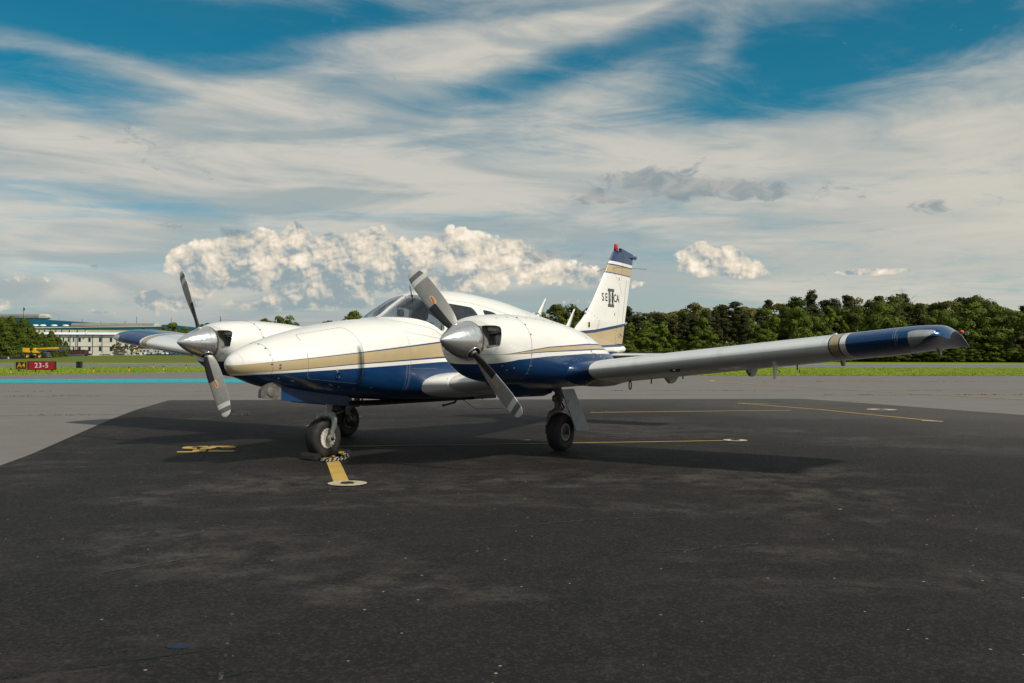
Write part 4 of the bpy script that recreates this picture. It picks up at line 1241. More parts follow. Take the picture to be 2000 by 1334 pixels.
# main gear
for side in (-1, 1):
    yw = side * 1.69
    mb = MB()
    mb.tube([(3.56, side * 1.585, .80), (3.555, side * 1.585, .46)], .040, 16); mb.tube([(3.555, side * 1.585, .52), (3.55, side * 1.585, .40)], .029, 16)
    mb.box((3.55, side * 1.585, .60), (.13, .10, .09), 0, bev=.02)
    mb.tube([(3.58, side * 1.585, .435), (3.50, side * 1.585, .445), (3.42, side * 1.583, .425), (3.365, side * 1.58, .37), (3.37, side * 1.58, .29), (3.43, side * 1.585, .225)], [.040, .044, .042, .036, .033, .034], 14)
    mg = mb.build('main_gear', M_STRUT, AC, sharp=45)
    mb = MB(); mb.tube([(3.44, side * 1.56, .218), (3.44, side * 1.80, .218)], .020, 12); mb.build('axle', M_DARKM, mg)
    for s_ in (-1, 1):
        mb = MB(); mb.lathe([(s_ * .058, .104), (s_ * .073, .100), (s_ * .074, .086), (s_ * .060, .082)], (3.44, yw, .219), 'y', 32); mb.build('rim_flange', M_GREYP, mg)
    tyre(mg, (3.44, yw, .219), .165, .222, .103); rim(mg, (3.44, yw, .219), .165, .103, False, M_RIMD)
    mb = MB(); mb.lathe([(-.02, .085), (.012, .085)], (3.44, side * 1.583, .219), 'y', 24); mb.box((3.36, side * 1.575, .25), (.06, .06, .11), 0, bev=.01); mb.build('brake', M_DARKM, mg)
    mb = MB(); mb.tube([(3.60, side * 1.585, .58), (3.68, side * 1.60, .49), (3.59, side * 1.585, .43)], .012, 8); mb.tube([(3.61, side * 1.60, .50), (3.57, side * 1.62, .40)], .010, 8); mb.build('torque_link', M_DARKM, mg)
    # flat leg door behind the wheel and the bay's inner door
    mb = MB(); mb.face_list([(3.27, side * 1.80, .72), (3.56, side * 1.80, .72), (3.86, side * 1.85, .222), (3.53, side * 1.85, .236)] + [(3.27, side * 1.788, .72), (3.56, side * 1.788, .72), (3.86, side * 1.838, .222), (3.53, side * 1.838, .236)], [(0, 1, 2, 3), (7, 6, 5, 4), (0, 4, 5, 1), (1, 5, 6, 2), (2, 6, 7, 3), (3, 7, 4, 0)])
    dm, w_, b_ = new_mat('leg_door_paint')
    co = w_.new('ShaderNodeTexCoord').outputs['Object']; nz = w_.noise(co, 7.0, 5.0, .65)
    w_.put(b_.inputs['Base Color'], w_.mix(w_.ss(nz, .3, .7), (.105, .14, .175), (.16, .20, .245))); b_.inputs['Roughness'].default_value = .38; b_.inputs['Coat Weight'].default_value = .4
    gd = mb.build('main_gear_door', dm, mg)
    mb = MB(); mb.box((3.40, side * 1.812, .545), (.075, .012, .095), 0, Matrix.Rotation(R(-12), 3, 'Y'), .004); mb.build('door_bracket', M_GREYP, mg)
    mb = MB(); mb.prism([(2.52, .86), (3.55, .86), (3.50, .665), (3.36, .632), (2.66, .640), (2.44, .78)], 'y', side * 1.62 - .006, side * 1.62 + .006)
    mb.v = [(x, y - side * (.86 - z) * .75 + side * .05, z) for x, y, z in mb.v]
    mb.build('gear_bay_door', M_NAVY, mg)
    mb = MB(); mb.box((2.95, side * 1.518, .652), (.16, .016, .022), 0, bev=.006); mb.build('bay_door_patch', P('pale_blue_paint', (.05, .14, .38), .35, coat=.4), mg)
    mb = MB(); mb.face_list([(3.30, side * 1.63, .72), (3.52, side * 1.66, .72), (3.54, side * 1.70, .58)], [(0, 1, 2)]); mb.build('bay_door_link', M_NAVY, mg)

# ---------------------------------------------------------------- ground
F2 = Vector((math.cos(YAW), math.sin(YAW), 0)); R2 = Vector((math.sin(YAW), -math.cos(YAW), 0))
KF = 1848.73
def at(px, d, z=0.0):
    """the place d metres out from the viewpoint, in the direction of photo column px"""
    p = Vector((CAM.x, CAM.y, 0)) + F2 * d + R2 * ((px - 1000) / KF * d)
    return Vector((p.x, p.y, z))
def hor(px):
    """photo row of the horizon in column px (the camera leans a little)"""
    return 696.1 + (px - 1000) * HSLOPE
HSLOPE = UPV.dot(RGT0) / UPV.dot(UP0) * -1.0
def sd(s, d, z=0.0):
    p = Vector((CAM.x, CAM.y, 0)) + F2 * d + R2 * s
    return Vector((p.x, p.y, z))
def gp(px, py, z=0.0):
    """where photo pixel px, py meets the level z"""
    v = FWD * KF + RGT * (px - 1000) - UPV * (py - 667)
    t = (z - CAM.z) / v.z
    return CAM + v * t
def rise(s, d):
    """the field climbs gently beyond the runway, more on the left"""
    t = min(1.0, max(0.0, (d - 122) / 105)); t = t * t * (3 - 2 * t)
    return 1.12 * t * float(np.interp(1000 + KF * s / max(d, 60), [0, 50, 89, 120, 150, 200, 260, 450, 900], [0.0, .05, .16, .42, .68, .84, .97, 1.0, 0.0]))
def s_d(p):
    v = Vector((p[0] - CAM.x, p[1] - CAM.y, 0)); return v.dot(R2), v.dot(F2)
EDGE = sorted(s_d(gp(x, y)) for x, y in ((-200, 734.5), (0, 732.7), (120, 730.5), (240, 728.6), (330, 727.2), (410, 725.6), (500, 725.5), (760, 729), (1000, 731.5), (1400, 734), (1700, 734.2), (2000, 734.2), (2300, 735)))
def edge_d(s):
    return float(np.interp(s, [q[0] for q in EDGE], [q[1] for q in EDGE]))
def ground_mat(name, kind):
    m_, w, b = new_mat(name)
    co = w.new('ShaderNodeTexCoord').outputs['Object']
    # coordinates across and along the line of sight, for rolled-in streaks
    x, y, z = w.sep(co)
    s_ = w.add(w.mul(x, math.sin(YAW)), w.mul(y, -math.cos(YAW)))
    d_ = w.add(w.mul(x, math.cos(YAW)), w.mul(y, math.sin(YAW)))
    v = w.vec(s_, d_, 0.0)
    big = w.noise(co, 0.22, 5.0, 0.62, 0.6)
    med = w.noise(co, 1.1, 6.0, 0.66, 0.3)
    streak = w.noise(w.vec(w.mul(s_, 0.35), w.mul(d_, 1.5), 0.0), 1.0, 6.0, 0.66, 0.5)
    fine = w.noise(co, 42.0, 3.0, 0.7)
    grit = w.noise(co, 160.0, 2.0, 0.6)
    pits = w.noise(w.vec(w.mul(s_, 0.7), d_, 3.0), 24.0, 3.0, 0.72)
    if kind == 'dark':
        rough_n = w.noise(co, 3.2, 9.0, 0.74, 0.2)
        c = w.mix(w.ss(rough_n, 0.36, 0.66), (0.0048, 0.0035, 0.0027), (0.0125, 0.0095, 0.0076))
        wear = w.add(w.mul(w.noise(w.vec(w.mul(s_, 0.55), w.mul(d_, 1.0), 0.0), 0.55, 9.0, 0.70, 0.4), 0.75), w.mul(big, 0.35))
        c = w.mix(w.mul(w.ss(wear, 0.52, 0.66), w.ss(rough_n, 0.38, 0.62)), c, (0.066, 0.055, 0.048))
        c = w.mix(w.ss(w.noise(co, 0.6, 6.0, 0.65), 0.54, 0.66, 0.0, 0.6), c, (0.030, 0.0205, 0.0195))
        # base colour grows paler towards the right and the far side
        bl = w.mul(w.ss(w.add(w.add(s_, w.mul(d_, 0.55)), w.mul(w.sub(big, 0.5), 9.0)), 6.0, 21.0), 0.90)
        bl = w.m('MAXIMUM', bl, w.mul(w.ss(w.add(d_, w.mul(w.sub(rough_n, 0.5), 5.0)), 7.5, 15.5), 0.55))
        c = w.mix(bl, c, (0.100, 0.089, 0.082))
        # aggregate: each stone its own grey
        vo = w.new('ShaderNodeTexVoronoi', feature='F1'); w.put(vo.inputs['Vector'], co); w.put(vo.inputs['Scale'], 75.0)
        st = w.sep(vo.outputs['Color'])[0]
        c = w.mix(w.ss(st, 0.55, 1.0, 0.0, 0.45), c, (0.046, 0.039, 0.034))
        c = w.mix(w.ss(st, 0.30, 0.0, 0.0, 0.7), c, (0.006, 0.0055, 0.005))
        c = w.mix(w.ss(pits, 0.58, 0.66, 0.0, 0.8), c, (0.007, 0.0065, 0.006))
        vo = w.new('ShaderNodeTexVoronoi', feature='F1'); w.put(vo.inputs['Vector'], co); w.put(vo.inputs['Scale'], 11.0)
        speck = w.mul(w.lt(vo.outputs['Distance'], 0.07), w.gt(w.sep(vo.outputs['Color'])[0], 0.72))
        c = w.mix(w.mul(speck, 0.85), c, (0.34, 0.31, 0.28))
        # faint tyre tracks curving across
        tr = w.m('ABSOLUTE', w.sub(w.m('FRACT', w.mul(w.add(w.add(s_, w.mul(d_, 0.9)), w.mul(w.sub(w.noise(co, 0.12, 1.0), 0.5), 8.0)), 0.16)), 0.5))
        c = w.mix(w.mul(w.lt(tr, 0.02), w.ss(med, 0.45, 0.6, 0.0, 0.45)), c, (0.010, 0.009, 0.0085))
        bs, bd, rg = 0.8, 0.012, (0.62, 0.90)
    elif kind == 'light':
        c = w.mix(w.ss(med, 0.3, 0.7), (0.156, 0.141, 0.134), (0.184, 0.168, 0.159))
        c = w.mix(w.ss(w.add(w.mul(streak, 0.6), w.mul(big, 0.5)), 0.50, 0.75, 0.0, 0.6), c, (0.160, 0.141, 0.130))
        c = w.mix(w.ss(fine, 0.35, 0.75, 0.0, 0.5), c, (0.14, 0.125, 0.115))
        c = w.mix(w.ss(grit, 0.60, 0.75, 0.0, 0.5), c, (0.40, 0.36, 0.32))
        bs, bd, rg = 0.4, 0.008, (0.75, 0.92)
    elif kind == 'runway':
        c = w.mix(w.ss(med, 0.3, 0.7), (0.135, 0.140, 0.148), (0.165, 0.170, 0.175))
        bs, bd, rg = 0.2, 0.008, (0.8, 0.9)
    else:
        c = w.mix(w.ss(big, 0.3, 0.7), (0.160, 0.215, 0.003), (0.200, 0.250, 0.004))
        c = w.mix(w.ss(med, 0.35, 0.75, 0.0, 0.6), c, (0.125, 0.175, 0.003))
        c = w.mix(w.ss(w.noise(v, 0.10, 5.0, 0.65), 0.52, 0.70, 0.0, 0.55), c, (0.20, 0.185, 0.030))
        far = w.ss(w.add(d_, 9.0), 118.0, 150.0)
        c = w.mix(w.mul(far, w.ss(s_, 5.0, -20.0)), c, w.mix(w.ss(streak, .4, .65), (0.085, 0.100, 0.006), (0.125, 0.135, 0.009)))
        c = w.mix(w.ss(fine, 0.3, 0.7, 0.0, 0.35), c, (0.110, 0.150, 0.004))
        bs, bd, rg = 0.2, 0.02, (0.85, 0.95)
    w.put(b.inputs['Base Color'], c)
    w.put(b.inputs['Roughness'], w.ss(fine, 0.3, 0.7, *rg))
    b.inputs['Specular IOR Level'].default_value = 0.26
    bp = w.new('ShaderNodeBump'); bp.inputs['Strength'].default_value = bs; bp.inputs['Distance'].default_value = bd
    w.put(bp.inputs['Height'], w.add(w.mul(fine, 0.6), w.mul(grit, 0.5)))
    w.put(b.inputs['Normal'], bp.outputs[0])
    return m_
M_GRASS = ground_mat('grass_ground', 'grass')
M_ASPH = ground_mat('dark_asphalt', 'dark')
M_APRON = ground_mat('weathered_asphalt', 'light')
M_RWY = ground_mat('runway_asphalt', 'runway')
def worn_paint(name, col, wear=0.45, under=(0.05, 0.046, 0.044)):
    m_, w, b = new_mat(name)
    co = w.new('ShaderNodeTexCoord').outputs['Object']
    n = w.noise(co, 26.0, 5.0, 0.7); n2 = w.noise(co, 5.0, 4.0, 0.6)
    c = w.mix(w.ss(n2, 0.3, 0.7), col, tuple(k * .78 for k in col))
    c = w.mix(w.ss(n, 0.70 - wear * .3, 0.78 - wear * .2, 0.0, 0.9), c, under)
    w.put(b.inputs['Base Color'], c); b.inputs['Roughness'].default_value = 0.75
    return m_
M_YEL = worn_paint('worn_yellow_paint', (0.52, 0.34, 0.075), 0.35)
M_YEL2 = worn_paint('faded_orange_paint', (0.46, 0.29, 0.12), 0.5, (0.18, 0.165, 0.15))
M_CREAM = worn_paint('worn_cream_paint', (0.50, 0.43, 0.30), 0.45)
M_TURQ = worn_paint('turquoise_paint', (0.012, 0.35, 0.42), 0.22, (0.12, 0.12, 0.11))
M_WLINE = worn_paint('white_line_paint', (0.62, 0.60, 0.56), 0.2, (0.2, 0.2, 0.2))
M_CRACK = P('crack_dark', (0.045, 0.041, 0.038), 0.9, vary=0.4, scale=3)

# one sheet of grass out to the horizon
mb = MB()
S = [-4000, -1500, -600, -300, -200, -160] + list(range(-148, -4, 4)) + [-2, 5, 20, 50, 100, 200, 400, 1500, 4000]
D = [-3000, -500, 0, 60, 100, 122, 130, 140, 148, 155, 165, 175, 185, 195, 205, 215, 225, 240, 255, 265, 320, 500, 1200, 6000]
mb.grid([[tuple(sd(s, d, -0.03 + rise(s, d))) for s in S] for d in D])
g_ = mb.build('grass_field', M_GRASS); tag(g_, kind='structure')
def sheet(name, pts, mat, z, kind='structure'):
    mb = MB(); mb.face_list([(p[0], p[1], z) for p in pts], [tuple(range(len(pts)))])
    o = mb.build(name, mat)
    if o.data.polygons[0].normal.z < 0: o.data.flip_normals()
    return tag(o, kind=kind)
# light apron with a slightly wandering far edge, dark new asphalt laid over it
edge = []
for s in np.linspace(-140, 140, 420):
    edge.append(sd(s, edge_d(s) + .25 * math.sin(s * .35) + RNG.normal(0, .16), 0))
sheet('apron', [sd(140, -60), sd(-140, -60)] + edge, M_APRON, 0.0)
patch = [(0, 910), (60, 888), (110, 866), (215, 820), (262, 802), (330, 782)]
far = [(420, 781.5), (700, 781), (1000, 780.5), (1300, 779.5), (1545, 779), (1580, 780)]
right = [(1640, 784), (1740, 791.5), (1860, 800.5), (2000, 811)]
pts = [gp(*q) for q in patch + far + right]
dirl = (pts[0] - pts[1]).normalized(); dirr = (pts[-1] - pts[-2]).normalized()
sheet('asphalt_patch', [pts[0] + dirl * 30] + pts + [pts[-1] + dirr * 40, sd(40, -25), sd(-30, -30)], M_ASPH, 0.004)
def strip_pts(p, w, z):
    V = []; P_ = [Vector((q[0], q[1], 0)) for q in p]
    for i, q in enumerate(P_):
        t = (P_[min(i + 1, len(P_) - 1)] - P_[max(0, i - 1)]).normalized(); n = Vector((-t.y, t.x, 0)) * (w / 2)
        V += [q - n, q + n]
    V = [(v.x, v.y, z) for v in V]
    F = [(2 * i, 2 * i + 1, 2 * i + 3, 2 * i + 2) for i in range(len(P_) - 1)]
    return V, F
def marking(name, pix, w, mat, z=0.008, pts=None):
    V, F = strip_pts(pts or [gp(*q) for q in pix], w, z)
    o = MB().face_list(V, F).build(name, mat)
    if o.data.polygons[0].normal.z < 0: o.data.flip_normals()
    return tag(o, kind='structure')
def patch_poly(name, pix, mat, z=0.008):
    return sheet(name, [gp(*q) for q in pix], mat, z)
# runway between the strips of grass, with white edge lines
def line_sd(p, q):
    (s0, d0), (s1, d1) = s_d(gp(*p)), s_d(gp(*q)); k = (d1 - d0) / (s1 - s0)
    return lambda s: d0 + k * (s - s0)
rw_near = line_sd((0, 715.0), (2000, 717.2)); rw_far = line_sd((119, 709.9), (2000, 711.6))
sheet('runway', [sd(s, rw_near(s)) for s in (-260, 0, 500)] + [sd(s, rw_far(s)) for s in (500, 0, -260)], M_RWY, -0.018)
def rwl(fn, off, s0, s1, w):
    return marking('runway_edge_line', None, w, M_WLINE, -0.012, [sd(s0, fn(s0) + off), sd(s1, fn(s1) + off)])
rwl(rw_far, -.9, -52, 500, 1.5); rwl(rw_near, .9, -36, 500, 1.0)
# turquoise band across the taxiway and its worn middle
patch_poly('turquoise_band', [(-160, 740.8), (-160, 748.5), (560, 747.4), (560, 739.6)], M_TURQ, 0.006)
marking('yellow_line', [(0, 734), (100, 732.5), (215, 732), (300, 730.5), (390, 729)], .16, M_YEL2)
marking('yellow_line', [(1960, 742.5), (1700, 741), (1580, 740.5), (1480, 740.5), (1418, 741.3), (1396, 742.3), (1388, 743.6), (1393, 745.2), (1412, 747.2), (1450, 749.6), (1560, 756), (1700, 764), (1830, 771.5), (2000, 780.5), (2160, 789)], .16, M_YEL2)
marking('yellow_line', [(1600, 741.6), (1735, 741.6)], .22, M_YEL2, 0.009)
marking('yellow_line', [(1153, 806.3), (1300, 804.6), (1545, 802)], .085, M_YEL)
marking('yellow_line', [(1442, 788), (1600, 800.5), (1800, 820.5), (1832, 823.5)], .085, M_YEL, 0.009)
marking('yellow_line', [(1440, 788), (1500, 789.5)], .10, M_YEL, 0.010)
marking('yellow_line', [(1800, 822.5), (1842, 824.2)], .14, M_CREAM, 0.011)
marking('yellow_line', [(646, 873.2), (900, 869.6), (1150, 865.6), (1412, 861.6)], .055, M_YEL)
marking('yellow_line', [(636, 884), (652, 906), (667, 943)], .135, M_YEL, 0.008)
marking('yellow_dash', [(680, 847), (684, 846.8)], .05, M_YEL); marking('yellow_dash', [(599, 832.5), (603, 832)], .06, M_YEL); marking('white_dash', [(698, 814), (705, 813.6)], .05, M_CREAM); marking('white_dash', [(1017, 861), (1035, 860)], .03, M_CREAM)
def scuff_mat(name, col, lo, hi, amt, scale):
    """a patchy film on the pavement: the asphalt shows through where the film has worn away"""
    m_, w, b = new_mat(name)
    co = w.new('ShaderNodeTexCoord').outputs['Object']
    b.inputs['Base Color'].default_value = (*col, 1); b.inputs['Roughness'].default_value = .7
    w.put(b.inputs['Alpha'], w.ss(w.add(w.mul(w.noise(co, scale, 6.0, .7), .65), w.mul(w.noise(co, scale * .15, 3.0, .6), .35)), lo, hi, 0.0, amt))
    return m_
M_PALE = scuff_mat('pale_scuff', (0.12, 0.11, 0.10), .48, .62, .6, 22.0)
marking('pale_scuff', [(430, 1334), (439, 1285), (447, 1240), (455, 1195)], .014, M_PALE)
marking('white_dash', [(1637, 996.5), (1644, 996.5)], .012, M_WLINE)
def ring(px, py, r0, r1, mat, name='tie_down_ring_mark', dark=True):
    c = gp(px, py); V = []; F = []; n = 36
    for k in range(n):
        q = 2 * math.pi * k / n
        wob = 1 + .05 * math.sin(3 * q + px)
        V += [(c.x + r0 * wob * math.cos(q), c.y + r0 * wob * math.sin(q), .0125), (c.x + r1 * math.cos(q), c.y + r1 * math.sin(q), .0125)]
    for k in range(n): F.append((2 * k, 2 * k + 1, (2 * k + 3) % (2 * n), (2 * k + 2) % (2 * n)))
    o = MB().face_list(V, F).build(name, mat)
    if o.data.polygons[0].normal.z < 0: o.data.flip_normals()
    tag(o, kind='structure')
    # iron tie-down eye let into the pavement
    mb = MB(); mb.tube([(c.x + .05 * math.cos(q), c.y + .05 * math.sin(q), .014) for q in np.linspace(0, 2 * math.pi, 13)[:-1]], .008, 6, closed=True)
    e = mb.build('tie_down_eye', M_DARKM)
    return e
E1 = ring(678.5, 946.3, .062, .165, M_CREAM); tag(E1, 'iron eye in the ring at the foot of the broad yellow line', 'tie-down')
E2 = ring(1436, 861.3, .07, .155, M_CREAM); tag(E2, 'iron eye in the ring at the right end of the long thin yellow line', 'tie-down')
E3 = ring(1722, 800.8, .12, .30, M_CREAM); tag(E3, 'iron eye in the ring beyond the slanting yellow line at right', 'tie-down')
# stencilled stand number, worn, lying on its side
NUM = [[(355.2, 877.0), (357, 874.6), (367, 873.1), (408, 872.2), (404.5, 874.6), (378, 874.7), (373, 876.0), (385.4, 876.1), (383.8, 878.0), (362, 877.8)],
       [(390.0, 877.9), (391.5, 876.3), (405.5, 874.6), (408.5, 873.8), (414, 872.1), (455, 872.2), (461.8, 874.0), (457.5, 876.2), (446, 877.1), (433.5, 877.0), (432, 875.5), (446, 875.2), (447.5, 874.5), (423.8, 874.4), (420.5, 876.0), (411, 877.8)],
       [(345.0, 885.0), (346.5, 883.2), (375, 882.9), (377.5, 879.6), (403.2, 879.5), (402.2, 881.3), (389, 881.3), (388.2, 882.7), (401.6, 882.7), (400.8, 884.0), (387.5, 884.0), (386.8, 885.0)],
       [(406.2, 884.0), (408.8, 880.0), (427, 880.2), (458.2, 881.4), (457, 883.3), (436, 883.9)]]
for q in NUM: patch_poly('stand_number_mark', q, M_YEL, 0.009)
# joints and cracks
def crack(pix, w=.03, z=0.0065, jit=.06):
    pts = []
    for (x0, y0), (x1, y1) in zip(pix, pix[1:]):
        n = 24
        for i in range(n):
            p = gp(x0 + (x1 - x0) * i / n, y0 + (y1 - y0) * i / n); pts.append(Vector((p.x + RNG.normal(0, jit), p.y + RNG.normal(0, jit), 0)))
    pts.append(gp(*pix[-1]))
    V, F = strip_pts(pts, w, z)
    o = MB().face_list(V, F).build('pavement_crack', M_CRACK)
    if o.data.polygons[0].normal.z < 0: o.data.flip_normals()
    tag(o, kind='structure')
    return pts
crack([(-100, 813.5), (330, 809), (640, 811), (900, 808.5)], .035, jit=.03)
crack([(-100, 791), (300, 790.5)], .03); crack([(-100, 774.5), (200, 774), (470, 773)], .05)
crack([(1150, 771.5), (1600, 772), (2100, 771)], .05); crack([(1150, 763), (1600, 762), (2100, 763.5)], .05, jit=.1); crack([(1450, 745), (2100, 745.5)], .06)
crack([(-60, 748.2), (500, 747.6)], .10, .007); crack([(-60, 740.2), (500, 739.8)], .07, .007)

crack([(900, 1036), (1130, 1018), (1300, 1010)], .012, jit=.02); crack([(1300, 1080), (1480, 1062)], .012, jit=.02); crack([(560, 1050), (760, 1036)], .012, jit=.02)
crack([(200, 1120), (420, 1085)], .015, jit=.008)
# weeds in the joints
M_WEED = P('weed_green', (0.11, 0.12, 0.018), 0.8, vary=0.5, scale=4)
def tufts(name, spots, hgt, n_each, wid, mat, spread, label=None):
    mb_v = []; mb_f = []
    for c, k in spots:
        for i in range(int(n_each * k)):
            a = RNG.uniform(0, 6.283); rr = abs(RNG.normal(0, spread))
            bx, by = c.x + rr * math.cos(a), c.y + rr * math.sin(a)
            h = hgt * RNG.uniform(.4, 1.15); t = RNG.uniform(0, 6.283); ln = h * RNG.uniform(.2, .9); ww = wid * RNG.uniform(.6, 1.3)
            tx, ty = math.cos(t), math.sin(t); b0 = len(mb_v); z = c.z
            mb_v.extend([(bx - ty * ww, by + tx * ww, z), (bx + ty * ww, by - tx * ww, z), (bx + tx * ln, by + ty * ln, z + h)])
            mb_f.append((b0, b0 + 1, b0 + 2))
    me = bpy.data.meshes.new(name); me.from_pydata(mb_v, [], mb_f); me.materials.append(mat)
    return tag(link(name, me), label, None, None, 'stuff')
sp = []
for row in ([(x, 773.5 + RNG.normal(0, .3)) for x in (22, 46, 60, 93, 111, 121, 135, 151, 172, 197)], [(x, 765) for x in (34, 81, 390, 403, 454)], [(x, 811) for x in (78, 110, 144, 155, 463, 482)],
            [(x, 763 + RNG.normal(0, .3)) for x in list(RNG.uniform(1180, 1560, 16)) + [1833, 1790, 1812, 1838]], [(x, 771.3) for x in list(RNG.uniform(1560, 2000, 22))], [(x, 745.2) for x in list(RNG.uniform(1480, 2000, 24))], [(1658, 784), (1170, 804), (1176, 804)]):
    for x, y in row: sp.append((gp(x, y, .0), RNG.uniform(.3, 1.2)))
tufts('joint_weeds', sp, .030, 13, .012, M_WEED, .10)
sp = [(gp(x, 744.2 + RNG.normal(0, .25)), RNG.uniform(.3, 1)) for x in (52, 60, 66, 105, 127, 130, 144, 147, 150, 167, 190, 215, 244, 283, 310, 320, 350, 380)]
tufts('band_weeds', sp, .02, 24, .02, M_CRACK, .16)
# grass blades along the verge and over the near strip
M_BLADEG = P('grass_blade', (0.20, 0.27, 0.005), 0.75, vary=0.2, scale=.35)
sp = []
for i in range(9000):
    d = 49.0 + 62 * RNG.random() ** 1.5; s = RNG.uniform(-.62, .62) * d
    lim = edge_d(s)
    if d > lim + .1 and d < rw_near(s) - .6: sp.append((sd(s, d, -.03), 1))
for i in range(2600):
    s = RNG.uniform(-34, 34); lim = edge_d(s) + .25 * math.sin(s * .35)
    sp.append((sd(s, lim + RNG.uniform(-.05, .35), -.03), 1))
tufts('verge_grass', sp, .075, 8, .022, M_BLADEG, .34)
sp = [(sd(RNG.uniform(-.62, .62) * d, d, -.03 + 0), 1) for d in RNG.uniform(120, 175, 1)]
tufts('far_verge_grass', sp, .25, 7, .04, M_BLADEG, .5)

# ---------------------------------------------------------------- wheel chocks and rope at the nose wheel
M_CHOCK = P('chock_rubber', (0.009, 0.009, 0.0095), 0.8, vary=0.3, scale=14, bump=0.1)
M_CHY = P('yellow_chock_end', (0.62, 0.46, 0.015), 0.5, vary=0.15)
def chock(x, end, ya, yb):
    mb = MB()
    mb.prism(rounded([(x - .060, .012), (x + .060, .012), (x + .045, .050), (x + .018, .075), (x - .018, .075), (x - .045, .050)], .008, 2), 'y', ya, yb)
    o = empty('wheel_chock')
    mb.build('chock_body', M_CHOCK, o)
    if end:
        mb = MB(); mb.prism([(x - .056, .034), (x - .044, .054), (x - .048, .058), (x - .060, .038)], 'y', ya + .02, ya + .09); mb.build('yellow_stripe', M_CHY, o)
    return o
# profile is (x, z) when extruded along y
c1 = chock(1.06, False, -.165, .045); tag(c1, 'black rubber chock lying in front of the nose wheel', 'wheel chock')
c2 = chock(1.545, True, -.14, .08); tag(c2, 'black chock with yellow end behind the nose wheel', 'wheel chock')
rp = [gp(622, 893, .02), gp(628, 896.5, .02), gp(645, 897, .022), gp(662, 894, .022), gp(672, 891.5, .025), gp(679, 890, .025), gp(678, 887.5, .03), gp(667, 886.5, .045)]
rp2 = [gp(625, 899.5, .02), gp(640, 900.3, .02), gp(655, 898.5, .02), gp(668, 896.5, .02), gp(679, 893.0, .02), gp(680, 890.5, .022)]
def smooth_path(p, n=40):
    t = np.linspace(0, len(p) - 1, n); a = np.array([tuple(q) for q in p])
    return [Vector((pchip(k, range(len(p)), a[:, 0]), pchip(k, range(len(p)), a[:, 1]), pchip(k, range(len(p)), a[:, 2]))) for k in t]
M_ROPEW = P('rope_white', (0.30, 0.28, 0.24), 0.9, vary=0.25, scale=20)
M_ROPEB = P('rope_black', (0.014, 0.014, 0.015), 0.9, vary=0.2)
rope = empty('chock_rope'); tag(rope, 'black and white twisted rope joining the two chocks', 'rope')
for path in (rp, rp2):
    sm = smooth_path(path, 120)
    for k in range(2):
        st = []
        for i, p in enumerate(sm):
            t = (sm[min(i + 1, 119)] - sm[max(0, i - 1)]).normalized(); u = t.cross(Vector((0, 0, 1))).normalized(); v = Vector((0, 0, 1))
            q = i * .50 + k * math.pi
            st.append(p + (u * math.cos(q) + v * math.sin(q)) * .0065)
        MB().tube(st, .0075, 7).build('white_strand' if k else 'black_strand', M_ROPEW if k else M_ROPEB, rope)
# dark bluish oil stain low in the foreground
def stain(pts, mat, name='oil_stain', z=.0062):
    sheet(name, [gp(*q) for q in pts], mat, z)
M_STAIN = scuff_mat('oil_stain', (0.004, 0.0036, 0.0034), .40, .56, .85, 7.0)
M_BLUES = scuff_mat('blue_spill', (0.004, 0.016, 0.045), .36, .54, .9, 9.0)
stain([(0, 1318), (60, 1311), (190, 1293), (300, 1278), (380, 1264), (425, 1266), (400, 1274), (300, 1288), (180, 1306), (60, 1322), (0, 1330)], M_STAIN)
stain([(322, 1266), (335, 1261), (355, 1260), (372, 1263), (370, 1268), (350, 1271), (330, 1270)], M_BLUES, 'blue_spill', .0075)
stain([(400, 1322), (460, 1311), (500, 1312), (440, 1326)], M_STAIN)

# ---------------------------------------------------------------- airfield furniture
M_SIGNB = P('sign_black', (0.008, 0.008, 0.009), 0.5, vary=0.15)
M_SIGNR = P('sign_red', (0.30, 0.007, 0.022), 0.5, vary=0.08)
M_SIGNW = P('sign_white', (0.66, 0.66, 0.68), 0.5, vary=0.05)
M_SIGNY = P('sign_yellow', (0.62, 0.36, 0.02), 0.5, vary=0.05)
def frame_at(px, d, z=0.0):
    """matrix: x across the view to the right, y away, z up, at photo column px and d metres"""
    p = at(px, d, z)
    return Matrix(((R2.x, F2.x, 0, p.x), (R2.y, F2.y, 0, p.y), (0, 0, 1, p.z), (0, 0, 0, 1)))
def placed(name, px, d, z=0.0, yaw=0.0):
    o = empty(name); o.matrix_world = frame_at(px, d, z) @ Matrix.Rotation(yaw, 4, 'Z'); return o
sg = placed('taxiway_sign', 68.5, 62.2, -.03)
tag(sg, 'low black and red airfield sign reading A4 and 23-5 in the grass', 'sign')
W_, H_ = 2.66, .57
mb = MB(); mb.box((0, .10, .12 + H_ / 2), (W_, .20, H_), 0, bev=.02); mb.build('sign_housing', M_SIGNB, sg)
mb = MB(); mb.box((.445, -.012, .12 + H_ / 2), (1.70, .022, H_ - .06), 0); mb.build('red_panel', M_SIGNR, sg)
mb = MB(); mb.box((-.885, -.012, .12 + H_ / 2), (.86, .022, H_ - .05), 0); mb.build('black_panel', M_SIGNB, sg)
mb = MB()
for x0, x1, z0, z1 in ((-1.275, -.495, .640, .665), (-1.275, -.495, .150, .175), (-1.275, -1.25, .175, .640), (-.52, -.495, .175, .640)): mb.box(((x0 + x1) / 2, -.027, (z0 + z1) / 2), (x1 - x0, .008, z1 - z0))
mb.build('yellow_border', M_SIGNY, sg)
T1 = Matrix(((1, 0, 0, 0), (0, 0, -1, 0), (0, 1, 0, 0), (0, 0, 0, 1)))
text_mesh('sign_lettering', 'A4', .46, M_SIGNY, sg, Matrix.Translation((-.885, -.028, .407)) @ T1, .003, bold=.005)
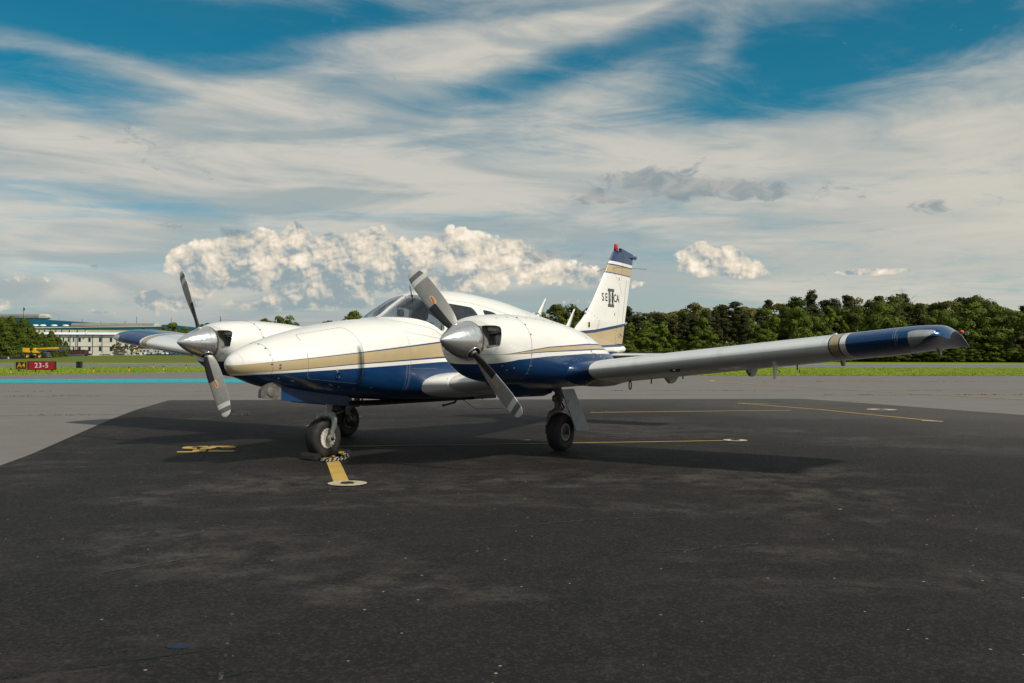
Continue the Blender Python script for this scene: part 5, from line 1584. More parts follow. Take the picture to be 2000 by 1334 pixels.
text_mesh('sign_lettering', '23-5', .46, M_SIGNW, sg, Matrix.Translation((.45, -.028, .407)) @ T1, .003, bold=.004, space=1.12)
for x_ in (-1.1, 0, 1.1):
    mb = MB(); mb.box((x_, .10, .06), (.05, .10, .13)); mb.build('leg', M_DARKM, sg)
bx = placed('marker_box', 154.7, 79.0, -.03)
tag(bx, 'black box shaped marker standing in the grass right of the red sign', 'marker')
mb = MB(); mb.box((-.06, .12, .27), (.34, .30, .50), 0, bev=.01); mb.build('box_body', M_SIGNB, bx)
mb = MB(); mb.box((.17, .05, .27), (.12, .26, .47), 0, bev=.01); mb.build('side_panel', P('dark_olive', (.025, .025, .018), .6, vary=.2), bx)
mb = MB(); mb.box((0, .1, .54), (.5, .34, .04), 0, bev=.01); mb.build('lid', M_DARKM, bx)
M_BLUEL = P('blue_lens', (0.006, 0.05, 0.14), 0.2, coat=0.7, vary=0.1)
M_STAKE = P('orange_yellow_paint', (0.66, 0.36, 0.02), 0.55, vary=0.1)
LIGHTS = [(21.4, 729.3, 'leftmost blue taxiway light on a yellow stake, left of the sign'), (183.5, 726.6, 'blue taxiway light on a yellow stake right of the black marker box'), (252.5, 725.0, 'tall blue taxiway light below the blue wing tip'),
          (299.2, 718.2, 'small blue taxiway light near the runway line below the far wing'), (319.5, 722.7, 'blue taxiway light at middle of the grass below the far wing'), (364.3, 719.9, 'blue taxiway light nearest the far propeller'),
          (1561.8, 728.8, 'lone low blue light in the right hand grass beneath the wing')]
base_l = None
for px, py, lab in LIGHTS:
    d = (CAM.z + .03) * KF / (py - hor(px))
    o = placed('taxiway_light', px, d, -.03)
    tag(o, lab, 'taxiway light', 'blue edge lights in the grass')
    low = px > 1000
    hh = .12 if low else .20
    if base_l is None or low:
        mb = MB(); mb.lathe([(0, .045), (.03, .045), (.04, .034), (hh, .032), (hh + .01, .04), (hh + .02, .04)], (0, 0, 0), 'z', 12); a_ = mb.build('stake', M_STAKE if not low else M_DARKM, o)
        mb = MB(); mb.lathe([(hh + .02, .045), (hh + .08, .052), (hh + .12, .042), (hh + .15, .0)], (0, 0, 0), 'z', 12); b_ = mb.build('lens', M_BLUEL, o)
        if base_l is None: base_l = (a_, b_)
    else:
        for q in base_l:
            c = q.copy(); COL.objects.link(c); c.parent = o

# ---------------------------------------------------------------- hangar and offices
M_TEAL = P('teal_cladding', (0.005, 0.115, 0.175), 0.5, vary=0.12, scale=.1)
M_ROOFG = P('grey_brown_roofing', (0.22, 0.205, 0.19), 0.8, vary=0.15, scale=.2)
M_CONC = P('pale_concrete', (0.50, 0.47, 0.41), 0.8, vary=0.1, scale=.3)
M_CREAMW = P('cream_wall', (0.78, 0.73, 0.63), 0.7, vary=0.06, scale=.3)
M_CREAMY = P('yellow_cream_band', (0.66, 0.60, 0.37), 0.7, vary=0.06, scale=.3)
M_METALR = P('pale_metal_roof', (0.84, 0.87, 0.90), 0.5, vary=0.08, scale=.4)
M_TRIM = P('blue_grey_trim', (0.045, 0.075, 0.12), 0.5, vary=0.1)
M_PANE = P('dark_pane', (0.015, 0.02, 0.028), 0.12, coat=0.5, vary=0.2)
DH = 420.0
def hx(px, d): return (px - 1000) / KF * d
def hz(py, d, px=150): return CAM.z + (hor(px) - py) / KF * d
hg = placed('hangar', 1000, DH, 0)
tag(hg, 'huge teal hangar with long low gabled roof behind the white offices', 'building')
def Q(px, py): return (hx(px, DH), hz(py, DH, max(px, -20)))
mb = MB(); mb.prism([Q(-420, 700), Q(420, 700), Q(420, 645), Q(330, 634), Q(205, 632), Q(62, 622.5), Q(-420, 618)], 'y', 2, 90); mb.build('wall', M_TEAL, hg)
def Q4(px, py): return (hx(px, DH - 16), hz(py, DH - 16, max(px, -20)))
mb = MB(); mb.prism([Q4(-420, 700), Q4(388, 700), Q4(386, 640.5), Q4(312, 637.4), Q4(140, 639.0), Q4(62, 640.8), Q4(-420, 640.6)], 'y', -16, 1.9); mb.build('lower_wall', M_TEAL, hg)
mb = MB()
rr = (hz(611, DH) - hz(623, DH)) / 2; zc = (hz(611, DH) + hz(623, DH)) / 2
x0, x1 = hx(-420, DH), hx(57, DH)
oc = [(rr * math.cos(R(22.5 + 45 * k)), rr * math.sin(R(22.5 + 45 * k))) for k in range(8)]
mb.grid([[(x, 12 + a * 1.5, zc + b_) for a, b_ in oc] for x in (x0, x1 - 1)], True, 0, False, True, False)
bar = mb.build('roof_duct', M_ROOFG, hg)
mb = MB(); mb.grid([[(x, 12 + a * 1.5 * k, zc + b_ * k) for a, b_ in oc] for x, k in ((x1 - 1, 1.0), (x1 + 2.2, .98), (x1 + 3.6, .55))], True, 0, False, True, True); mb.build('duct_end', M_CONC, bar)
mb = MB(); za, zb = hz(631, DH), hz(636.6, DH)
mb.prism([(-2, zb), (3, zb), (4.2, zb + (za - zb) * .4), (3, za), (-1, za)], 'x', hx(142, DH), hx(303, DH))
gb = mb.build('ridge_monitor', M_ROOFG, hg)
mb = MB(); mb.prism([(-2, zb), (3, zb), (4.2, zb + (za - zb) * .4), (3, za), (-1, za)], 'x', hx(303, DH) + .05, hx(312, DH)); mb.build('monitor_end', M_CONC, gb)
mb = MB()
for a_, b_ in ((62, 140), (140, 312)):
    pa, pb = Q4(a_, 640.4 if a_ == 62 else 639.0), Q4(b_, 639.0 if b_ == 140 else 637.4)
    mb.prism([(pa[0], pa[1] - .2), (pb[0], pb[1] - .2), (pb[0], pb[1] + .2), (pa[0], pa[1] + .2)], 'y', -16.4, -15.0)
mb.build('roof_edge', M_CONC, hg)
for px in (69, 83.5, 105.5, 128):
    mb = MB(); x_ = hx(px, DH - 15); z_ = hz(639.6, DH - 15)
    mb.lathe([(0, .45), (.55, .45), (.55, 1.25), (.85, 1.3), (1.15, .9), (1.2, 0)], (x_, -15, z_), 'z', 14); mb.build('roof_ventilator', M_METALR, hg)
for px, top, thin in ((31.5, 598.5, .10), (148, 622.5, .12), (185, 626.5, .1), (233, 625.5, .14), (255.7, 617.0, .10), (324.5, 619.0, .10), (102, 621, .06), (169, 632, .16)):
    mb = MB(); x_ = hx(px, DH); mb.tube([(x_, 6, hz(640, DH)), (x_, 6, hz(top, DH))], thin, 6)
    if px == 31.5: mb.box((x_ - .3, 6, hz(605, DH)), (.9, .2, .1)); mb.box((x_ + .3, 6, hz(603, DH)), (.5, .2, 1.2))
    mb.build('roof_mast', M_DARKM, hg)
# pale band under the hangar's eaves, carried on posts
def Q5(px, py): return (hx(px, DH - 18.5), hz(py, DH - 18.5, max(px, -20)))
bd = [Q5(60, 652), Q5(300, 652), Q5(300, 645.6), Q5(60, 644.0)]
mb = MB(); mb.prism(bd, 'y', -18.5, -16.1); bnd = mb.build('pale_band', M_CREAMY, hg)
for px in (76.5, 87, 98, 109, 120.5, 135.5, 151, 167): mb = MB(); mb.box((hx(px, DH - 18.7), -18.7, hz(646.8, DH - 18.7)), (.22, .25, 1.3)); mb.build('post', M_TRIM, bnd)
# two storey office block
DO = 330.0
ob = placed('office_building', 1000, DO, 0)
tag(ob, 'white two storey office block with blue trim in front of the teal hangar', 'building')
def QO(px, py): return (hx(px, DO), hz(py, DO, max(px, -20)))
xa, xb = hx(70, DO), hx(262, DO); zt, z0 = hz(654, DO), hz(690.5, DO)
mb = MB(); mb.box(((xa + xb) / 2, 5, (zt + z0 - 1.5) / 2), (xb - xa, 10, zt - z0 + 1.5)); mb.build('wall', M_CREAMW, ob)
mb = MB(); mb.prism([(-.35, zt - .02), (-.35, zt + .12), (5, hz(648.6, DO)), (10.4, zt + .12), (10.4, zt - .02)], 'x', xa - .3, xb + .3); rf = mb.build('roof', M_METALR, ob)
mb = MB(); mb.box(((xa + xb) / 2, -.40, zt + .02), (xb - xa + .6, .12, .22)); mb.build('gutter', M_TRIM, rf)
for py in (659.0, 676.8):
    mb = MB(); mb.box(((xa + xb) / 2, -.03, hz(py, DO)), (xb - xa, .06, .16)); mb.build('trim_band', M_TRIM, ob)
for px in (117.3, 137, 148.6, 151.8, 181, 199.5, 228, 250): mb = MB(); mb.box((hx(px, DO), -.06, (zt + z0) / 2), (.16, .12, zt - z0)); mb.build('downpipe', M_TRIM, ob)
for z_ in (667.8, 685.5):
    mb = MB(); mb.box(((xa + xb) / 2, -.006, hz(z_, DO)), (xb - xa, .012, .05)); mb.build('wall_joint', M_CONC, ob)
for row, (ya, yb) in enumerate(((660, 667), (677.3, 685))):
    for px, wpx in ((114, 2.0), (124, 2.0), (134, 2.0), (144, 2.0), (155.6, 4.2), (175, 4.0), (195.8, 4.0), (217, 4.2), (238, 4)):
        if row and px < 140: continue
        w_ = wpx / KF * DO
        za, zb = hz(ya, DO), hz(yb, DO)
        mb = MB(); 
        x_ = hx(px, DO)
        for dx, dz, sx, sz in ((-w_ / 2, 0, .07, za - zb), (w_ / 2, 0, .07, za - zb), (0, (za - zb) / 2, w_, .07), (0, -(za - zb) / 2, w_, .07), (0, .05, w_, .05)): mb.box((x_ + dx, -.05, (za + zb) / 2 + dz), (sx, .10, sz))
        f_ = mb.build('window', M_TRIM, ob)
        mb = MB(); mb.box((x_, -.02, (za + zb) / 2), (w_ - .06, .03, za - zb - .06)); mb.build('pane', M_PANE, f_)
    for px in (195.8,): mb = MB(); mb.box((hx(px, DO), -.04, hz(ya - 3.1, DO)), (.65, .08, .40)); mb.build('vent_grille', M_CONC, ob)
mb = MB(); mb.box((hx(170, DO), -.9, hz(651.5, DO) + .3), (.4, .4, 1.1)); mb.build('roof_flue', M_METALR, rf)
mb = MB(); mb.tube([(hx(115.5, DO), -.2, zt - .3), (hx(115.5, DO), -.7, zt - .3), (hx(115.5, DO), -.7, zt - .7)], .09, 6); mb.build('wall_lamp', M_CONC, ob)

# ---------------------------------------------------------------- yard: crane, skip, stacks, trailers
M_CRY = P('crane_yellow', (0.78, 0.43, 0.012), 0.5, vary=0.12, scale=.8)
M_CRG = P('crane_grey', (0.10, 0.105, 0.11), 0.6, vary=0.3, scale=1.2)
M_CRD = P('crane_dark', (0.016, 0.016, 0.018), 0.6, vary=0.3)
DC = 235.0
def gz(px, d): return rise(hx(px, d), d) - .03
cr = placed('crane', 89, DC, gz(89, DC)); tag(cr, 'yellow mobile crane with lowered boom parked on the grass rise', 'crane')
def X(px): return hx(px, DC) - hx(89, DC)
def Z(py): return (699.6 - py) / KF * DC
mb = MB(); mb.box((X(71.5), 0, Z(692.0)), (X(91) - X(52), 2.3, .85), 0, bev=.06); mb.box((X(88.0), 0, Z(694)), (X(97) - X(83), 2.2, 1.0), 0, bev=.1); ch = mb.build('chassis', M_CRD, cr)
mb = MB(); mb.box((X(73), -1.18, Z(692.2)), (X(76) - X(70.5), .03, .22)); mb.build('chassis_plate', M_CONC, ch)
wt = None
for px in (58.7, 82.6):
    for s_ in (-1, 1):
        if wt is None:
            mb = MB(); mb.lathe([(-.22, .25), (-.25, .45), (-.2, .55), (.2, .55), (.25, .45), (.22, .25)], (0, 0, 0), 'y', 20); wt = mb.mesh('crane_tyre', M_CRD)
            mb = MB(); mb.lathe([(-.24, .36), (-.26, .30), (-.20, .24), (-.20, .14), (-.26, .12), (-.26, .0)], (0, 0, 0), 'y', 20); wr_ = mb.mesh('crane_rim', M_CRY)
        wl = link('wheel', wt, cr, (X(px), s_ * 1.05, .55)); rm = link('rim', wr_, wl)
        if s_ > 0: rm.scale = (1, -1, 1)
mb = MB(); mb.prism([(X(48), Z(687.4)), (X(62), Z(688.0)), (X(62), Z(684.5)), (X(59.0), Z(679.5)), (X(48), Z(679.0))], 'y', -.9, .9); mb.build('counterweight', M_CRY, cr)
mb = MB(); mb.prism([(X(60), Z(680)), (X(70), Z(679)), (X(72), Z(684)), (X(78), Z(687)), (X(78), Z(689)), (X(68), Z(689)), (X(60), Z(685))], 'y', -.55, .55); mb.build('turntable', M_CRY, cr)
mb = MB(); mb.prism([(X(66), Z(679.8)), (X(118), Z(677.0)), (X(118), Z(683.2)), (X(66), Z(684.0))], 'y', -.28, .28); mb.build('boom', M_CRY, cr)
mb = MB(); mb.prism([(X(70), Z(681.4)), (X(119), Z(680.4)), (X(119), Z(683.8)), (X(70), Z(684.2))], 'y', -.34, .34); mb.prism([(X(117), Z(676.4)), (X(129), Z(676.6)), (X(129), Z(683.4)), (X(117), Z(684.2))], 'y', -.36, .36); mb.build('boom_section', M_CRG, cr)
mb = MB(); mb.box((X(93), 0, Z(691)), (X(98) - X(88), 1.6, .9), 0, bev=.08); mb.tube([(X(98), -.4, Z(690)), (X(101), -.4, Z(693))], .12, 8); mb.box((X(96), 0, Z(695)), (.9, 1.8, .4)); mb.build('engine_hood', M_CRG, cr)
mb = MB(); mb.box((X(64), -.6, Z(681.2)), (X(67) - X(61.5), .7, .55), 0, bev=.05); mb.build('cab', M_PANE, cr)
mb = MB(); mb.tube([(X(75), 0, Z(687)), (X(92), 0, Z(683.8))], .13, 8); mb.build('lift_ram', M_STEEL, cr)
M_RUSTR = P('rust_red', (0.090, 0.022, 0.013), 0.8, vary=0.35, scale=.8)
DS = 240.0
sk = placed('skip_container', 150, DS, gz(150, DS)); tag(sk, 'rust red steel skip with turquoise base left of the office windows', 'container')
mb = MB(); w_ = 32 / KF * DS
mb.prism([(-w_ / 2, .45), (w_ / 2, .45), (w_ / 2, 1.62), (-w_ / 2, 1.50)], 'y', 0, 2.2); sb = mb.build('body', M_RUSTR, sk)
for k in range(7): mb = MB(); mb.box((-w_ / 2 + .3 + k * (w_ - .6) / 6, -.05, 1.0), (.10, .10, 1.05)); mb.build('rib', M_RUSTR, sk)
mb = MB(); mb.box((0, 1.0, .22), (w_ * .96, 2.0, .44)); mb.build('base', P('faded_turquoise', (.03, .13, .17), .7, vary=.4, scale=.8), sk)
mb = MB(); mb.box((0, -.04, 1.6), (w_, .12, .10)); mb.build('rim', M_DARKM, sk)
# stack of crates
DP = 238.0
M_PAL = P('weathered_wood', (0.12, 0.105, 0.088), 0.85, vary=0.4, scale=1.5)
cb = None
for r_ in range(3):
    for c_ in range(3):
        o = placed('wooden_crate', 225.6 + c_ * 6.2, DP, gz(230, DP) + r_ * .60)
        tag(o, ('bottom', 'middle', 'top')[r_] + ' row ' + ('left', 'centre', 'right')[c_] + ' weathered crate of the stack beside the white tank', 'crate', 'weathered crates stacked on the grass rise')
        if cb is None:
            mb = MB(); mb.box((0, .4, .29), (.72, .72, .50)); a_ = mb.build('box', M_PAL, o)
            mb = MB()
            cb = [a_]
            for zz in (.10, .29, .48): mb = MB(); mb.box((0, .025, zz), (.76, .03, .12)); cb.append(mb.build('slat', P('grey_slat', (.17, .15, .125), .85, vary=.35, scale=2) if zz < .2 else M_PAL, o))
        else:
            for q in cb: c = q.copy(); COL.objects.link(c); c.parent = o
# trailers, scrap and vehicles below the far wing
def small(name, px, d, w, h, dp, mat, label, cat, extra=None, dz=0):
    o = placed(name, px, d, gz(px, d) + dz); tag(o, label, cat)
    mb = MB(); mb.box((0, dp / 2, h / 2 + .12), (w, dp, h), 0, bev=min(.12, h * .2)); mb.build('body', mat, o)
    if extra: extra(o, w, h, dp)
    return o
M_OFFW = P('off_white_metal', (0.50, 0.49, 0.46), 0.6, vary=0.1, scale=.8)
def trailer_bits(o, w, h, dp):
    for k in range(3):
        mb = MB(); mb.box((-w * .3 + k * w * .3, -.02, h * .62 + .12), (w * .14, .05, h * .28)); mb.build('window', M_PANE, o)
    mb = MB(); mb.box((0, dp / 2, h + .15), (w * 1.01, dp * 1.02, .08)); mb.build('roof', M_CONC, o)
    for s_ in (-1, 1): mb = MB(); mb.lathe([(-.1, .26), (.1, .26)], (s_ * w * .25, .1, .24), 'y', 12); mb.build('wheel', M_CRD, o)
small('site_trailer', 282, 262, 3.4, 1.35, 2.2, M_OFFW, 'long off white site trailer under the far wing', 'trailer', trailer_bits, .25)
small('site_trailer', 304, 266, 2.6, 1.2, 2.2, M_OFFW, 'dark windowed white trailer right of the long one under the far wing', 'trailer', trailer_bits, .25)
small('white_tank', 249.5, 244, .75, 1.2, .8, M_OFFW, 'upright white plastic tank beside the crate stack', 'tank', lambda o, w, h, dp: MB().lathe([(0, .2), (.12, .18), (.14, 0)], (0, dp / 2, h + .12), 'z', 12).build('cap', M_CONC, o))
def car_bits(o, w, h, dp):
    mb = MB(); mb.prism(rounded([(-w * .30, h * .9), (w * .34, h * .9), (w * .20, h * 1.65), (-w * .16, h * 1.65)], .1), 'y', .12, dp - .12); mb.build('cabin', M_PANE, o)
    for s_ in (-1, 1):
        mb = MB(); mb.lathe([(-.09, .27), (.09, .27)], (s_ * w * .31, .08, .27), 'y', 14); mb.build('wheel', M_CRD, o)
for px, mt, lab in ((262, M_OFFW, 'white car parked just right of the upright tank'), (275, M_METALR, 'silver car parked below the long white trailer'), (291, M_OFFW, 'pale car parked below the dark windowed trailer'), (318, M_METALR, 'silver car farthest right under the far wing')):
    small('parked_car', px, 243 + (px % 7), 2.0, .42, 1.5, mt, lab, 'car', car_bits, .12)
def van_bits(o, w, h, dp):
    mb = MB(); mb.box((w * .2, -.02, h * .7), (w * .4, .05, h * .3)); mb.build('window', M_PANE, o)
    for s_ in (-1, 1): mb = MB(); mb.lathe([(-.09, .25), (.09, .25)], (s_ * w * .3, .06, .25), 'y', 12); mb.build('wheel', M_CRD, o)
small('blue_van', 327, 250, 1.7, .75, 1.6, P('blue_van_paint', (.02, .13, .22), .4, coat=.4), 'small blue van at the right end of the yard', 'van', van_bits, .1)
small('digger', 266.5, 252, 1.0, .6, 1.2, M_CRY, 'little yellow digger behind the white car', 'digger', lambda o, w, h, dp: (MB().tube([(-.2, .4, .7), (.3, .4, 1.5), (.75, .4, .9)], .08, 6).build('arm', M_CRY, o), MB().box((0, .5, .12), (1.1, 1.2, .22)).build('track', M_CRD, o)), .2)
small('turquoise_pallet', 205, 236, 2.0, .25, 1.0, P('turquoise_tarp', (.02, .16, .22), .6, vary=.3), 'low turquoise tarpaulin heap before the office wall', 'heap', lambda o, w, h, dp: MB().box((.4, .5, .42), (.7, .7, .2), 0, bev=.08).build('fold', M_CONC, o))
small('cabinet', 197, 236, .75, .55, .6, M_OFFW, 'pale equipment cabinet left of the turquoise heap', 'cabinet', lambda o, w, h, dp: MB().box((0, -.02, h * .6), (w * .5, .05, h * .4)).build('door', M_CONC, o))
small('parked_car', 171, 240, 1.5, .35, 1.3, M_CRD, 'dark low car beside the rust red skip', 'car', car_bits, .1)
# post and wire fence along the rise
fe = empty('perimeter_fence'); tag(fe, 'thin grey post and wire fence on the grass slope beyond the runway', 'fence')
pm = None
for i, px in enumerate(range(-40, 470, 22)):
    d = 205.0; p = at(px, d, gz(px, d))
    if pm is None: pm = MB().tube([(0, 0, 0), (0, 0, 1.25)], .022, 6).mesh('fence_post', M_CRG)
    link('post', pm, fe, tuple(p))
for h in (.4, .8, 1.2):
    MB().tube([at(px, 205.0, gz(px, 205.0) + h) for px in range(-40, 470, 22)], .006, 4).build('wire', M_CRG, fe)
# low black silt fence at far left
sf = empty('silt_fence'); tag(sf, 'low black silt fence below the dark green trees at far left', 'fence')
mb = MB()
V = []
for px in np.linspace(-60, 50, 24):
    p = at(px, 230, gz(px, 230)); V += [tuple(p), tuple(p + Vector((0, 0, .60 + .03 * math.sin(px))))]
mb.face_list(V, [(2 * i, 2 * i + 2, 2 * i + 3, 2 * i + 1) for i in range(23)]); mb.build('fabric', M_CRD, sf)
st_ = MB().box((0, 0, .35), (.05, .05, .7)).mesh('fence_stake', M_PAL)
for px in np.linspace(-55, 48, 9): link('stake', st_, sf, tuple(at(px, 229.9, gz(px, 229.9))))
MB().box(tuple(at(16.5, 229.7, gz(16, 229.7) + .28)), (.3, .3, .5), 0, bev=.03).build('white_bag', M_OFFW, sf)
# utility pole and wire behind the far nacelle
up = placed('utility_pole', 430, 380, 0); tag(up, 'thin utility pole with crossarm standing beyond the far engine', 'pole')
MB().tube([(0, 0, 0), (0, 0, hz(618, 380, 430))], .13, 8).build('post', M_DARKM, up)
MB().box((0, 0, hz(625.5, 380, 430)), (1.2, .12, .12)).build('crossarm', M_DARKM, up)
MB().tube([(0, 0, hz(624.5, 380, 430)), (20, 6, hz(627.5, 380, 430)), (45, 14, hz(628.5, 380, 430)), (70, 22, hz(626, 380, 430))], .025, 5).build('wire', M_DARKM, up)
wp = placed('wooden_post', 1351.5, 243, 0); tag(wp, 'pale wooden post at the foot of the forest above the near wing', 'post')
MB().box((0, 0, 1.15), (.22, .22, 2.3), 0, bev=.02).build('post', P('pale_post', (.30, .26, .21), .85, vary=.3), wp)
MB().lathe([(0, .17), (.1, .0)], (0, 0, 2.3), 'z', 8).build('cap', M_CONC, wp)

# ---------------------------------------------------------------- trees
def leaf_mat(name, a, b_, dark):
    m_, w, b = new_mat(name)
    co = w.new('ShaderNodeTexCoord').outputs['Object']
    oi = w.new('ShaderNodeObjectInfo').outputs['Random']
    n = w.noise(co, .55, 4.0, .65); n2 = w.noise(co, 4.5, 2.0, .6)
    c = w.mix(w.ss(n, .34, .66), a, b_)
    c = w.mix(w.ss(n2, .35, .65, 0.0, .35), c, dark)
    c = w.mix(w.mul(oi, .35), c, tuple(k * f for k, f in zip(b_, (1.15, .95, .8))))
    w.put(b.inputs['Base Color'], c); b.inputs['Roughness'].default_value = .75
    b.inputs['Specular IOR Level'].default_value = .2
    # light through the leaf
    out = next(q for q in w.n if q.type == 'OUTPUT_MATERIAL')
    tl = w.new('ShaderNodeBsdfTranslucent'); w.put(tl.inputs[0], c)
    mx = w.new('ShaderNodeMixShader'); mx.inputs[0].default_value = .22
    w.l.new(b.outputs[0], mx.inputs[1]); w.l.new(tl.outputs[0], mx.inputs[2]); w.l.new(mx.outputs[0], out.inputs[0])
    return m_
LF = {
 'oak': leaf_mat('oak_leaves', (0.058, 0.081, 0.012), (0.107, 0.125, 0.020), (0.034, 0.050, 0.009)),
 'olive': leaf_mat('olive_leaves', (0.094, 0.102, 0.019), (0.158, 0.152, 0.036), (0.050, 0.059, 0.011)),
 'pine': leaf_mat('pine_needles', (0.032, 0.042, 0.012), (0.061, 0.068, 0.019), (0.019, 0.026, 0.008)),
 'bright': leaf_mat('bright_leaves', (.082, .128, .007), (.135, .180, .011), (.045, .075, .006)),
 'mid': leaf_mat('mid_green_leaves', (0.068, 0.111, 0.014), (0.128, 0.166, 0.024), (0.038, 0.066, 0.009)),
 'conifer': leaf_mat('dark_conifer_leaves', (.046, .078, .008), (.105, .140, .012), (.022, .038, .006)),
}
M_BARK = P('bark', (.075, .062, .048), .9, vary=.3, scale=2)
def leaves(pts, nrm, size, rng):
    """leaf-clump faces at pts facing about nrm"""
    n = len(pts)
    nr = nrm / np.linalg.norm(nrm, axis=1)[:, None] + rng.normal(0, .42, (n, 3)); nr /= np.linalg.norm(nr, axis=1)[:, None]
    up = rng.normal(0, 1, (n, 3)); u = np.cross(nr, up); u /= np.linalg.norm(u, axis=1)[:, None]; v = np.cross(nr, u)
    s = size * rng.uniform(.55, 1.25, n)[:, None]; k = rng.uniform(.5, 1.0, n)[:, None]
    a = pts - u * s * .5 - v * s * k * .2; b_ = pts + u * s * .1 - v * s * k * .55; c = pts + u * s * .6 + v * s * k * .1; d = pts - u * s * .05 + v * s * k * .5
    V = np.stack([a, b_, c, d], 1).reshape(-1, 3)
    return V, nr
def crown_mesh(name, kind, h, w, seed, n=2300, mat=None, lo=0):
    rng = np.random.default_rng(seed)
    P_ = []; N_ = []
    if kind in ('round', 'tall'):
        nl = 36 if kind == 'round' else 26
        for i in range(nl):
            t = rng.uniform(.0, 1.0)
            prof = math.sin(math.pi * min(1, .18 + t * .80)) ** .7 if kind == 'round' else (1.0 - t) ** .65 * .9 + .12
            a = rng.uniform(0, 6.283); rr = w * .5 * prof * rng.uniform(.35, .85)
            c = np.array([rr * math.cos(a), rr * math.sin(a), h * (.12 + .80 * t)])
            r = w * rng.uniform(.09, .21) * (1.0 if kind == 'round' else (1.05 - .5 * t))
            m_ = n // nl
            d = rng.normal(0, 1, (m_, 3)); d /= np.linalg.norm(d, axis=1)[:, None]
            d[:, 2] = np.where(d[:, 2] < -.35, -d[:, 2] * .6, d[:, 2])
            q = c + d * r * rng.uniform(.72, 1.06, m_)[:, None] * np.array([1, 1, .85])
            P_.append(q); N_.append(d)
    elif kind == 'pine':
        # bare stem below, flat irregular sprays above
        nl = 34
        for i in range(nl):
            t = rng.uniform(0, 1) ** .85
            prof = (1 - t) ** .55 * (.45 + .55 * min(1, t * 4 + .2))
            a = rng.uniform(0, 6.283); rr = w * .5 * prof * rng.uniform(.3, 1.0)
            c = np.array([rr * math.cos(a), rr * math.sin(a), h * (.40 + .58 * t)])
            r = w * rng.uniform(.13, .22)
            m_ = n // nl
            d = rng.normal(0, 1, (m_, 3)); d /= np.linalg.norm(d, axis=1)[:, None]
            q = c + d * r * rng.uniform(.4, 1.05, m_)[:, None] * np.array([1.15, 1.15, .55])
            P_.append(q); N_.append(d * np.array([.6, .6, 1]) + np.array([0, 0, .35]))
    else:   # cone: evergreen to the ground
        m_ = n
        t = rng.uniform(0, 1, m_) ** 1.35
        lay = .90 + .10 * np.sin(t * 46 + rng.uniform(0, 1, m_) * 1.5)
        a = rng.uniform(0, 6.283, m_)
        lob = 1 + .16 * np.sin(a * 3 + seed) + .12 * np.sin(a * 5 + t * 14)
        rr = w * .5 * (1 - t) ** .52 * lay * lob * rng.uniform(.72, 1.05, m_)
        q = np.stack([rr * np.cos(a), rr * np.sin(a), h * (.03 + .97 * t)], 1)
        P_.append(q); N_.append(np.stack([np.cos(a), np.sin(a), np.full(m_, .45)], 1))
    P_ = np.concatenate(P_); N_ = np.concatenate(N_)
    V, NR = leaves(P_, N_, {'pine': .36, 'cone': .34}.get(kind, .35) * (h / 12) ** .4, rng)
    F = np.arange(len(V)).reshape(-1, 4)
    me = bpy.data.meshes.new(name); me.from_pydata(V.tolist(), [], F.tolist()); me.materials.append(mat)
    NN = N_ / np.linalg.norm(N_, axis=1)[:, None] * .9 + NR * .18
    NN /= np.linalg.norm(NN, axis=1)[:, None]
    me.polygons.foreach_set('use_smooth', [True] * len(me.polygons))
    me.normals_split_custom_set(np.repeat(NN, 4, 0).tolist())
    return me
def trunk_mesh(h, r, seed, top=.8, limbs=5):
    rng = np.random.default_rng(seed)
    mb = MB()
    pts = [(rng.normal(0, r * .5) * t, rng.normal(0, r * .5) * t, h * top * t) for t in (0, .25, .5, .75, 1)]
    mb.tube(pts, [r * 1.25, r, r * .8, r * .55, r * .25], 8)
    for i in range(limbs):
        t = rng.uniform(.35, .85); a = rng.uniform(0, 6.283); ln = h * rng.uniform(.12, .25)
        z = h * top * t
        mb.tube([(0, 0, z), (ln * .5 * math.cos(a), ln * .5 * math.sin(a), z + ln * .35), (ln * math.cos(a), ln * math.sin(a), z + ln * .8)], [r * .4, r * .25, r * .08], 5)
    return mb.mesh('trunk', M_BARK)
PROTO = {}
def proto(key, kind, h, w, mat, n, seeds, top, tr):
    PROTO[key] = [(crown_mesh('crown', kind, h, w, s, n, LF[mat]), trunk_mesh(h, tr, s, top), h, w) for s in seeds]
proto('oak', 'round', 13, 8.0, 'oak', 7500, (1, 2, 3, 21, 22), .75, .22)
proto('olive', 'round', 13, 7.5, 'olive', 7500, (4, 5), .75, .22)
proto('pine', 'pine', 15, 5.2, 'pine', 5600, (6, 7, 8, 9, 25, 26), .97, .17)
proto('bright', 'tall', 8, 4.6, 'bright', 5200, (10, 11, 12), .85, .12)
proto('mid', 'round', 9, 6.4, 'mid', 6000, (13, 14, 15, 23, 24), .75, .15)
proto('conifer', 'cone', 9, 6.2, 'conifer', 8000, (16, 17, 18), .95, .14)
def tree(name, key, px, d, top_py, wide=1.0, label=None, group=None, rng=random):
    if px >= 1000 and d < 235: d *= 1.33
    cm, tm, h, w = PROTO[key][rng.randrange(len(PROTO[key]))]
    zb = gz(px, d) if px < 1000 else -.03
    H = CAM.z + (hor(px) - top_py) / KF * d - zb
    o = empty(name); p = at(px, d, zb)
    o.location = p; o.rotation_euler = (rng.uniform(-.05, .05), rng.uniform(-.05, .05), rng.uniform(0, 6.28))
    k = H / h * 1.01
    o.scale = (k * wide * rng.uniform(.92, 1.1), k * wide * rng.uniform(.92, 1.1), k)
    tag(o, label, 'tree', group)
    link('crown', cm, o); link('trunk', tm, o)
    return o
rt = random.Random(5)
